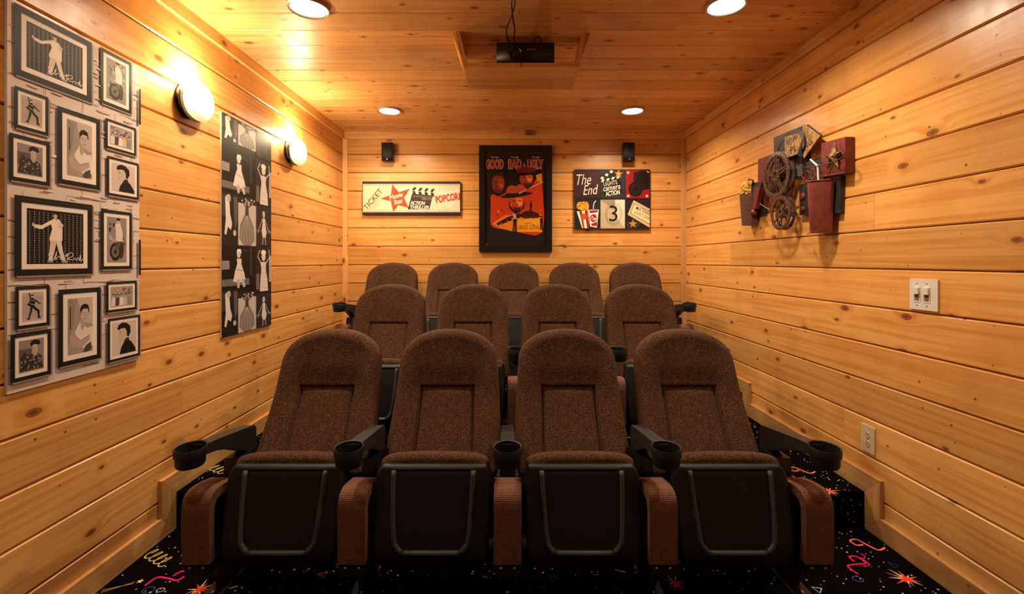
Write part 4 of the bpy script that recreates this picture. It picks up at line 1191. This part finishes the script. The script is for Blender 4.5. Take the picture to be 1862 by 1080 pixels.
A.poly([(345, 705), (508, 700), (478, 985), (370, 965)], 'efe6d8'); A.poly([(355, 715), (500, 708), (490, 740), (370, 760)], 'a01820'); A.poly([(380, 930), (480, 890), (478, 960), (400, 955)], 'a01820'); A.poly(circ(425, 835, 58, 16, 62), 'a41822')
A.line(spline([(422, 690), (430, 610), (462, 560)], 5), 12 * sc, 'e8e0d8')
A.line(spline([(380, 860), (410, 800), (420, 860), (450, 830), (450, 870), (485, 800)], 5), 9 * sc, 'f2eae0')
A.poly([(765, 545), (918, 545), (918, 996), (765, 800)], 'd6ccb4'); A.poly([(535, 545), (765, 545), (740, 700)], '98876a')
for r in (128, 108): A.line([(742 + r * math.cos(k * .1745), 772 + r * 1.36 * math.sin(k * .1745)) for k in range(37)], 5 * sc, '5c5040')
A.line([(535, 772), (918, 772)], 2 * sc, '8c8068'); A.line([(742, 545), (742, 996)], 2 * sc, '8c8068')
at_('3', 738, 762, 128, 250, '1c1814', 0, .0)
tk = [(1055, 555), (1308, 690), (1308, 985), (960, 780)]
A.poly([(930, 890), (1000, 900), (1040, 850), (1110, 900), (1190, 905), (1110, 985), (960, 990)], '3a332e'); A.poly(star(1045, 925, 70, 30, 5, -1.57), 'b8863a')
A.poly(tk, 'e0b488'); A.poly([(1065, 600), (1308, 722), (1308, 935), (1000, 760)], '3a2c20'); A.poly([(1070, 610), (1308, 730), (1308, 925), (1010, 758)], 'e8d8a8')
at_('MATINEE', 1205, 718, 240, 62, '3a2418', -.42, .01); at_('ADMIT ONE', 1185, 790, 270, 50, '4a3020', -.40, 0)
A.build('printed_tiles', M['print'], t)

# ---- framed western poster
a0, b1 = Bpx(871, 264, .03); a1, b0 = Bpx(1004, 457.5, .03)
t = thing('framed_poster', 'black-framed orange and black western movie poster centred on the back wall', 'poster', ((a0 + a1) / 2, YB, (b0 + b1) / 2))
hw, hh, fw = (a1 - a0) / 2, (b1 - b0) / 2, .055
lpb = lambda a, b, n: (a, -n, b)
for q in ([(-hw, -hh), (-hw + fw, -hh + fw), (-hw + fw, hh - fw), (-hw, hh)], [(hw, -hh), (hw, hh), (hw - fw, hh - fw), (hw - fw, -hh + fw)],
          [(-hw, hh), (-hw + fw, hh - fw), (hw - fw, hh - fw), (hw, hh)], [(-hw, -hh), (hw, -hh), (hw - fw, -hh + fw), (-hw + fw, -hh + fw)]):
    bm = bmesh.new(); prism(bm, q, .001, .032, lpb); bevel(bm, .003, 1); from_bm('frame_rail', bm, M['frame_black'], t)
bm = bmesh.new(); prism(bm, R4(-hw + fw - .005, -hh + fw - .005, hw - fw + .005, hh - fw + .005), .004, .012, lpb); from_bm('backing', bm, M['frame_black'], t)
A = Art(lambda a, b, n: BP(a, b, n + .0125))
A.T = lambda x, y: Bpx(860 + x / 5.143, 255 + y / 5.143, .013)
sc = (YB - .013) / F / 5.143
A.rect(108, 100, 698, 985, '1c1416')
for x in (203, 390, 585): at_('THE', x, 160, 74, 15, 'c8c0b8', 0, .01)
def wt(s, x, w):
    at_(s, x, 224, w, 92, 'e8c0a0', 0, .06); at_(s, x, 224, w - 8, 84, 'a8342c', 0, .03)
    T = A.T
    for q in range(3): A.line([(x - w / 2, 205 + q * 18), (x + w / 2, 205 + q * 18)], 2.5 * sc, '5c1c18')
wt('GOOD', 204, 162); wt('BAD', 392, 124); wt('UGLY', 584, 150); at_('&', 482, 232, 22, 44, 'b86858')
A.poly(spline([(165, 520), (200, 500), (250, 520), (320, 480), (420, 420), (560, 400), (640, 300), (648, 420), (650, 860), (420, 858), (280, 830), (172, 800), (166, 640), (165, 520)], 3), 'c23a14')
A.poly([(588, 330), (640, 300), (644, 400), (600, 380)], 'e08a20')
A.poly([(180, 780), (300, 700), (640, 690), (648, 855), (400, 856), (260, 826)], 'e07818'); A.poly([(420, 740), (620, 730), (646, 855), (420, 856)], 'eaa624')
def head(x, y, rx, ry, c0, c1, c2):
    A.poly(circ(x, y + ry * .25, rx * 1.12, 18, ry * 1.05), '200e0d'); A.poly(circ(x, y, rx, 18, ry), c0)
    A.poly([(x - rx * .1, y - ry * .6), (x + rx * .85, y - ry * .4), (x + rx * .8, y + ry * .4), (x + .3 * rx, y + ry * .75), (x - rx * .05, y + ry * .3)], c1)
    A.poly([(x + rx * .2, y + ry * .05), (x + rx * .75, y), (x + rx * .6, y + ry * .35), (x + rx * .25, y + ry * .4)], c2)
    A.poly([(x - rx * .68, y - ry * .14), (x - rx * .4, y - ry * .22), (x - rx * .16, y - ry * .15), (x - rx * .4, y - ry * .08)], '4a1a10')
    A.poly([(x + rx * .68, y - ry * .14), (x + rx * .4, y - ry * .22), (x + rx * .2, y - ry * .15), (x + rx * .4, y - ry * .08)], '4a1a10')
    A.poly([(x - rx * .16, y + ry * .26), (x + rx * .2, y + ry * .26), (x + rx * .1, y + ry * .36), (x - rx * .1, y + ry * .36)], '4a160e')
    A.poly([(x - rx * .3, y + ry * .47), (x + rx * .3, y + ry * .46), (x + rx * .28, y + ry * .51), (x - rx * .28, y + ry * .52)], '4a160e')
    A.poly([(x - rx * .7, y + ry * .45), (x - rx * .3, y + ry * .62), (x + rx * .4, y + ry * .60), (x + rx * .7, y + ry * .45), (x + rx * .4, y + ry * .98), (x - rx * .3, y + ry * .98)], '5a1c10')
def hat(x, y, w, h, c, brim, tilt=0.0):
    ct, st_ = math.cos(tilt), math.sin(tilt)
    R = lambda u, v: (x + u * ct - v * st_, y + u * st_ + v * ct)
    A.poly([R(u, v) for u, v in spline([(-w * .3, 0), (-w * .27, -h * .7), (-w * .12, -h), (0, -h * .85), (w * .13, -h), (w * .28, -h * .7), (w * .3, 0)], 4)], c)
    A.poly([R(u, v) for u, v in spline([(-w * .3, 0), (-w * .3, -h * .22), (0, -h * .14), (w * .3, -h * .22), (w * .3, 0)], 3)], '1e0d0c')
    A.poly([R(u, v) for u, v in spline([(-w * .5, h * .12), (-w * .3, -h * .12), (0, -h * .04), (w * .3, -h * .14), (w * .5, h * .02), (w * .3, h * .2), (0, h * .28), (-w * .3, h * .26), (-w * .5, h * .12)], 4)], brim)
head(236, 405, 60, 92, '7a2c1c', '9a3c24', 'b65030')
A.poly(spline([(168, 400), (172, 320), (250, 278), (330, 316), (352, 400), (330, 470), (306, 380), (290, 340), (220, 330), (185, 350), (168, 400)], 4), '1c0f10')
head(500, 356, 64, 72, 'b03c1c', 'd8602a', 'ee8a40'); hat(496, 312, 300, 62, '6a2418', '24100f', -.04)
head(410, 578, 66, 78, 'b84820', 'e07030', 'f09a4c'); hat(405, 508, 310, 92, 'b4482a', '2a100e', -.10)
A.line([(430, 500), (500, 462), (655, 388)], 10 * sc, 'b8a49c'); A.line([(500, 462), (545, 430)], 14 * sc, '4a3434')
A.poly([(215, 780), (320, 720), (440, 680), (440, 720), (330, 760), (240, 800)], '2c1816'); A.poly(spline([(420, 710), (500, 660), (600, 680), (620, 720), (500, 730), (420, 710)], 4), '3a140c')
for x, y, h, c in ((392, 760, 190, '1c1214'), (542, 620, 120, '241214'), (640, 770, 140, '241214')):
    A.poly([(x - h * .09, y - h * .3), (x + h * .09, y - h * .3), (x + h * .08, y + h * .05), (x + h * .1, y + h * .5), (x + .01, y + h * .5), (x, y + h * .12), (x - h * .04, y + h * .5), (x - h * .12, y + h * .5), (x - h * .08, y + h * .05)], c)
    A.poly(circ(x, y - h * .4, h * .06, 8), c); A.poly(circ(x, y - h * .42, h * .12, 8, h * .03), c)
A.poly([(372, 680), (400, 690), (408, 730), (380, 740)], 'b0a8a8')
for _ in range(40): A.poly(circ(rn.uniform(180, 640), rn.uniform(600, 820), rn.uniform(4, 14), 6, rn.uniform(2, 6)), rn.choice(['e0682c', '8a2410', 'f09a40', '6a1a10']))
at_('DIRECTED BY', 520, 778, 66, 10, '8a4414', 0, 0); at_('SERGIO LEONE', 520, 815, 190, 42, '8a3a10', 0, .0)
at_('MGM', 130, 985 - 12, 24, 7, 'b0a8a8')
pr = A.build('poster_print', M['print_matte'], None)
pr.parent = t; pr.matrix_parent_inverse = Matrix.Translation(-Vector(t.location))
bm = bmesh.new(); prism(bm, R4(-hw + fw - .003, -hh + fw - .003, hw - fw + .003, hh - fw + .003), .0235, .0255, lpb); from_bm('glass_pane', bm, M['glass'], t)

# ================================================================== 3-D movie collage on the right wall
t = thing('wall_sculpture', 'metal and wood movie collage with film reels, red cup and star on right wall', 'wall art', (XR, 0, 0))
def Q(x, y, n): return RW(1320 + x / 4.696, 210 + y / 4.696, n)       # enlarged-crop point at a standoff n
def pts3(pp, n0, n1, name, m, bv=.003, parent=None, nn=None):
    """panel outline read at standoff nn (front), extruded back to n0"""
    nn = n1 if nn is None else nn
    bm = bmesh.new()
    prism(bm, [Q(x, y, nn) for x, y in pp], n0, n1, lambda a, b, n: (-n, a, b))
    if bv: bevel(bm, bv, 1)
    return from_bm(name, bm, m, parent or t)
pts3([(408, 188), (660, 85), (655, 350), (410, 325)], .004, .022, 'charcoal_panel', M['char'])
pts3([(275, 375), (430, 315), (555, 560), (545, 700), (385, 790), (330, 770), (272, 560)], .004, .020, 'red_panel', M['rust_red'])
pts3([(225, 575), (335, 560), (335, 850), (228, 872)], .004, .018, 'charcoal_panel', M['char'])
pts3([(525, 335), (690, 300), (690, 530), (550, 545)], .004, .024, 'charcoal_panel', M['char'])
pts3([(565, 380), (650, 350), (645, 515), (580, 522)], .024, .028, 'film_cell', mat('grey_film_cell', (.11, .11, .12), .35))
dp = pts3([(625, 590), (980, 515), (972, 832), (628, 852)], .004, .026, 'dotted_panel', M['char'])
for x, y, r in ((900, 562, .017), (888, 688, .027), (900, 800, .010), (655, 690, .022), (655, 800, .018)):
    a, b = Q(x, y, .028)
    bm = bmesh.new(); lathe(bm, [(r, .026), (r * .9, .026 + r * .25), (r * .5, .026 + r * .45), (.001, .026 + r * .5)], 18, lambda p, q, c: (-c, a + p, b + q)); from_bm('red_dot', bm, M['rust_red'], dp, True)
rp = pts3([(815, 238), (1018, 182), (1018, 492), (815, 525)], .004, .050, 'red_square_panel', M['rust_red'])
a, b = Q(905, 355, .07)
def st3(a, b, r, r2, n0, h):
    bm = bmesh.new(); P = star(a, b, r, r2, 5, math.pi / 2 + .1)
    ring = [bm.verts.new((-n0, x, y)) for x, y in P]; c = bm.verts.new((-n0 - h, a, b)); d = bm.verts.new((-n0 + .004, a, b))
    for i in range(10):
        bm.faces.new((ring[i], ring[(i + 1) % 10], c)); bm.faces.new((ring[(i + 1) % 10], ring[i], d))
    return bm
from_bm('star', st3(a, b, .078, .030, .062, .022), M['gold'], rp)
bm = bmesh.new(); tube(bm, [(-.05, a, b), (-.062, a, b)], .006); from_bm('star_post', bm, M['char'], rp)
bm = bmesh.new()
tube(bm, [(-nn_, *Q(x, y, nn_)) for x, y, nn_ in [(640, 440, .05)] + spline([(720, 442, .075), (880, 408, .085), (985, 360, .09), (1000, 320, .085), (960, 300, .08), (925, 330, .078), (940, 352, .078)], 5)], .0028, 6)
from_bm('wire_swirl', bm, M['reel'], t, True)
# arrow sign: two faces folded about the dark strip
def face(name, quad, col, thick=.006):
    bm = bmesh.new()
    V = [Vector((-n, *Q(x, y, n))) for x, y, n in quad]
    nrm = (V[1] - V[0]).cross(V[-1] - V[0]).normalized()
    if nrm.x > 0: nrm = -nrm
    lo = [bm.verts.new(v - nrm * thick) for v in V]; hi = [bm.verts.new(v) for v in V]
    bm.faces.new(lo[::-1]); bm.faces.new(hi)
    for i in range(len(V)): bm.faces.new((lo[i], lo[(i + 1) % len(V)], hi[(i + 1) % len(V)], hi[i]))
    return from_bm(name, bm, col, t)
sl = face('arrow_sign', [(500, 182, .075), (618, 150, .075), (640, 190, .075), (640, 290, .075), (600, 332, .075), (505, 366, .075)], M['tan'])
sr = face('arrow_sign', [(655, 78, .060), (690, 82, .062), (806, 170, .062), (665, 366, .062), (645, 300, .062), (655, 190, .062)], M['tan'])
sd = face('arrow_sign_edge', [(690, 80, .066), (808, 168, .066), (822, 186, .040), (700, 92, .040)], M['char'])
def txt3(s, x, y, n, w, h, rot, parent, shear=0):
    a, b = Q(x, y, n)
    L = Art(lambda p, q, k: (-n - .0006, -p, q)); L.text(s, -a, b, w, h, '1a1410', rot, .0, shear)
    return L.build('lettering', M['print'], parent)
SQ = 1 / 4.696
txt3('NOW', 560, 215, .075, .105, .042, .12, sl); txt3('PL', 578, 285, .075, .062, .038, .12, sl); txt3('NG', 700, 245, .062, .066, .036, .45, sr)
bm = bmesh.new()      # strip of film looping behind and before the sign
sp = spline([(440, 320, .05), (460, 250, .06), (520, 165, .065), (590, 132, .072), (640, 145, .08), (655, 200, .085), (640, 260, .085), (618, 330, .08)], 6)
pc = [(*Q(x, y, n), n) for x, y, n in sp]
L_, R_ = [], []
for i, (a, b, n) in enumerate(pc):
    q0, q1 = pc[max(i - 1, 0)], pc[min(i + 1, len(pc) - 1)]
    dx, dy = q1[0] - q0[0], q1[1] - q0[1]; d = math.hypot(dx, dy); ox, oy = -dy / d * .011, dx / d * .011
    L_.append(bm.verts.new((-n, a + ox, b + oy))); R_.append(bm.verts.new((-n, a - ox, b - oy)))
for i in range(len(pc) - 1): bm.faces.new((L_[i], R_[i], R_[i + 1], L_[i + 1]))
o = from_bm('film_strip', bm, M['char'], t); md = o.modifiers.new('thick', 'SOLIDIFY'); md.thickness = .0025
def reel(cx, cy, r, n, spokes, parent):
    a, b = Q(cx, cy, n)
    e = bpy.data.objects.new('film_reel', None); link(e, parent)
    for nm, k0, k1 in (('front_flange', n - .006, n), ('rear_flange', n - .034, n - .030)):
        bm = bmesh.new()
        f = lambda p, q, c: (-c, a + p, b + q)
        lathe(bm, [(r, k0), (r, k1), (r * .86, k1 + .002), (r * .78, k1), (r * .78, k0)], 44, f, close=True)
        lathe(bm, [(r * .30, k0), (r * .30, k1), (r * .14, k1), (r * .14, k0)], 26, f, close=True)
        for i in range(spokes):
            th = 2 * math.pi * i / spokes + .35
            for dd in ((0,) if spokes > 5 else (-.07, .07)):
                c_, s_ = math.cos(th), math.sin(th); w2 = r * .035
                ox, oy = -s_ * r * dd, c_ * r * dd
                P = [(c_ * r * .25 + s_ * w2 + ox, s_ * r * .25 - c_ * w2 + oy), (c_ * r * .82 + s_ * w2 + ox * .8, s_ * r * .82 - c_ * w2 + oy * .8), (c_ * r * .82 - s_ * w2 + ox * .8, s_ * r * .82 + c_ * w2 + oy * .8), (c_ * r * .25 - s_ * w2 + ox, s_ * r * .25 + c_ * w2 + oy)]
                prism(bm, [(a + x, b + y) for x, y in P], k0, k1, lambda p, q, c: (-c, p, q))
        for i in range(5):
            th = 2 * math.pi * i / 5
            lathe(bm, [(r * .05, k0), (r * .05, k1 + .003), (r * .01, k1 + .004)], 8, lambda p, q, c: (-c, a + r * .2 * math.cos(th) + p, b + r * .2 * math.sin(th) + q))
        from_bm(nm, bm, M['reel'], e)
    bm = bmesh.new(); lathe(bm, [(r * .28, n - .030), (r * .28, n - .006)], 24, lambda p, q, c: (-c, a + p, b + q)); lathe(bm, [(.010, .0), (.010, n - .03)], 10, lambda p, q, c: (-c, a + p, b + q))
    from_bm('hub', bm, M['reel'], e)
reel(422, 512, .143, .085, 5, t)
reel(462, 832, .103, .095, 6, t)
# popcorn box
def box3(name, front, dn, n, m):
    return pts3(front, n - dn, n, name, m, .003)
pb = bpy.data.objects.new('popcorn_box', None); link(pb, t)
bm = bmesh.new()
tp, bt = (Q(118, 676, .06), Q(222, 668, .06)), (Q(140, 942, .06), Q(214, 940, .06))
N = 16; fr_ = []
for i in range(N + 1):
    u = i / N; nn_ = .058 + (.009 if i % 2 else 0)
    fr_.append(((tp[0][0] * (1 - u) + tp[1][0] * u, tp[0][1] * (1 - u) + tp[1][1] * u), (bt[0][0] * (1 - u) + bt[1][0] * u, bt[0][1] * (1 - u) + bt[1][1] * u), nn_))
def corr(bm, fr_, back):
    T_ = [bm.verts.new((-n, *p)) for p, q, n in fr_]; B_ = [bm.verts.new((-n, *q)) for p, q, n in fr_]
    T2 = [bm.verts.new((-back, *p)) for p, q, n in fr_]; B2 = [bm.verts.new((-back, *q)) for p, q, n in fr_]
    for i in range(len(fr_) - 1):
        bm.faces.new((T_[i], T_[i + 1], B_[i + 1], B_[i])); bm.faces.new((T2[i], T2[i + 1], T_[i + 1], T_[i])); bm.faces.new((B_[i], B_[i + 1], B2[i + 1], B2[i])); bm.faces.new((T2[i + 1], T2[i], B2[i], B2[i + 1]))
    bm.faces.new((T_[0], B_[0], B2[0], T2[0])); bm.faces.new((T_[-1], T2[-1], B2[-1], B_[-1]))
corr(bm, fr_, .012)
from_bm('box', bm, M['box_brown'], pb)
bm = bmesh.new()
for i in range(110):
    u = rn.uniform(0, 1); v_ = rn.uniform(0, 1) ** .8
    hx = 170 + (u - .5) * 100 * math.sqrt(max(0.05, 1 - v_ * v_)); hy = 672 - v_ * 100
    nn_ = rn.uniform(.02, .055); a, b = Q(hx, hy, nn_)
    bmesh.ops.create_icosphere(bm, subdivisions=2, radius=rn.uniform(.007, .011), matrix=Matrix.Translation((-nn_, a, b)))
o = from_bm('popcorn', bm, M['popcorn'], pb); o['kind'] = 'stuff'
# red torch-like handle beside the popcorn, its hook
pts3([(246, 612), (292, 604), (250, 800), (222, 800)], .030, .062, 'red_handle', M['rust_red'])
pts3([(216, 600), (248, 590), (226, 800), (205, 810)], .028, .058, 'black_stripe', M['char'])
a, b = Q(232, 828, .055); bm = bmesh.new(); lathe(bm, [(.022, .03), (.024, .05), (.018, .062), (.002, .066)], 18, lambda p, q, c: (-c, a + p, b + q)); from_bm('red_knob', bm, M['rust_red'], t, True)
bm = bmesh.new(); tube(bm, [(-n, *Q(x, y, n)) for x, y, n in spline([(192, 552, .06), (205, 545, .065), (232, 560, .065), (225, 600, .06), (240, 640, .05)], 5)], .006, 8); from_bm('hook', bm, M['char'], t, True)
pts3([(222, 580), (305, 568), (300, 608), (226, 622)], .02, .056, 'black_band', M['char'])
for wp in ([(290, 752, .06), (375, 806, .08)], [(560, 812, .05), (640, 780, .03)]):
    bm = bmesh.new(); tube(bm, [(-n, *Q(x, y, n)) for x, y, n in wp], .003, 6)
    from_bm('wire_rod', bm, M['reel'], t)
# soda plate, cup, straw
sp_ = pts3([(682, 400), (830, 345), (835, 540), (690, 560)], .026, .034, 'soda_plate', mat('black_tin', (.018, .014, .014), .45))
L = Art(lambda p, q, k: (-.0348, -p, q)); a, b = Q(738, 498, .034); L.text('SODA', -a - .012, b, .17, .062, '8a4034', .06, .0); L.build('lettering', M['print'], sp_)
cu = bpy.data.objects.new('soda_cup', None); link(cu, t)
bm = bmesh.new()
tp, bt = (Q(655, 578, .085), Q(848, 546, .085)), (Q(695, 1006, .085), Q(826, 1002, .085))
fr_ = []
N = 26
for i in range(N + 1):
    u = i / N; nn_ = .052 + .045 * math.sin(math.pi * u) + (.007 if i % 2 else 0)
    fr_.append(((tp[0][0] * (1 - u) + tp[1][0] * u, tp[0][1] * (1 - u) + tp[1][1] * u), (bt[0][0] * (1 - u) + bt[1][0] * u, bt[0][1] * (1 - u) + bt[1][1] * u), nn_))
corr(bm, fr_, .036)
from_bm('cup', bm, M['cup_red'], cu)
bm = bmesh.new()
rim = [(-n - .002, *p) for p, q, n in fr_]; tube(bm, rim, .004, 6); from_bm('rim', bm, M['cup_red'], cu, True)
bm = bmesh.new(); tube(bm, [(-n, *Q(x, y, n)) for x, y, n in [(722, 376, .075), (784, 432, .075), (790, 560, .07)]], .0048, 8); from_bm('straw', bm, M['white_paint'], cu)
bm = bmesh.new(); tube(bm, [(-n, *Q(x, y, n)) for x, y, n in [(700, 1012, .05), (705, 1004, .08), (810, 1000, .08), (822, 994, .05)]], .003, 6); from_bm('foot_rim', bm, M['cup_red'], cu)
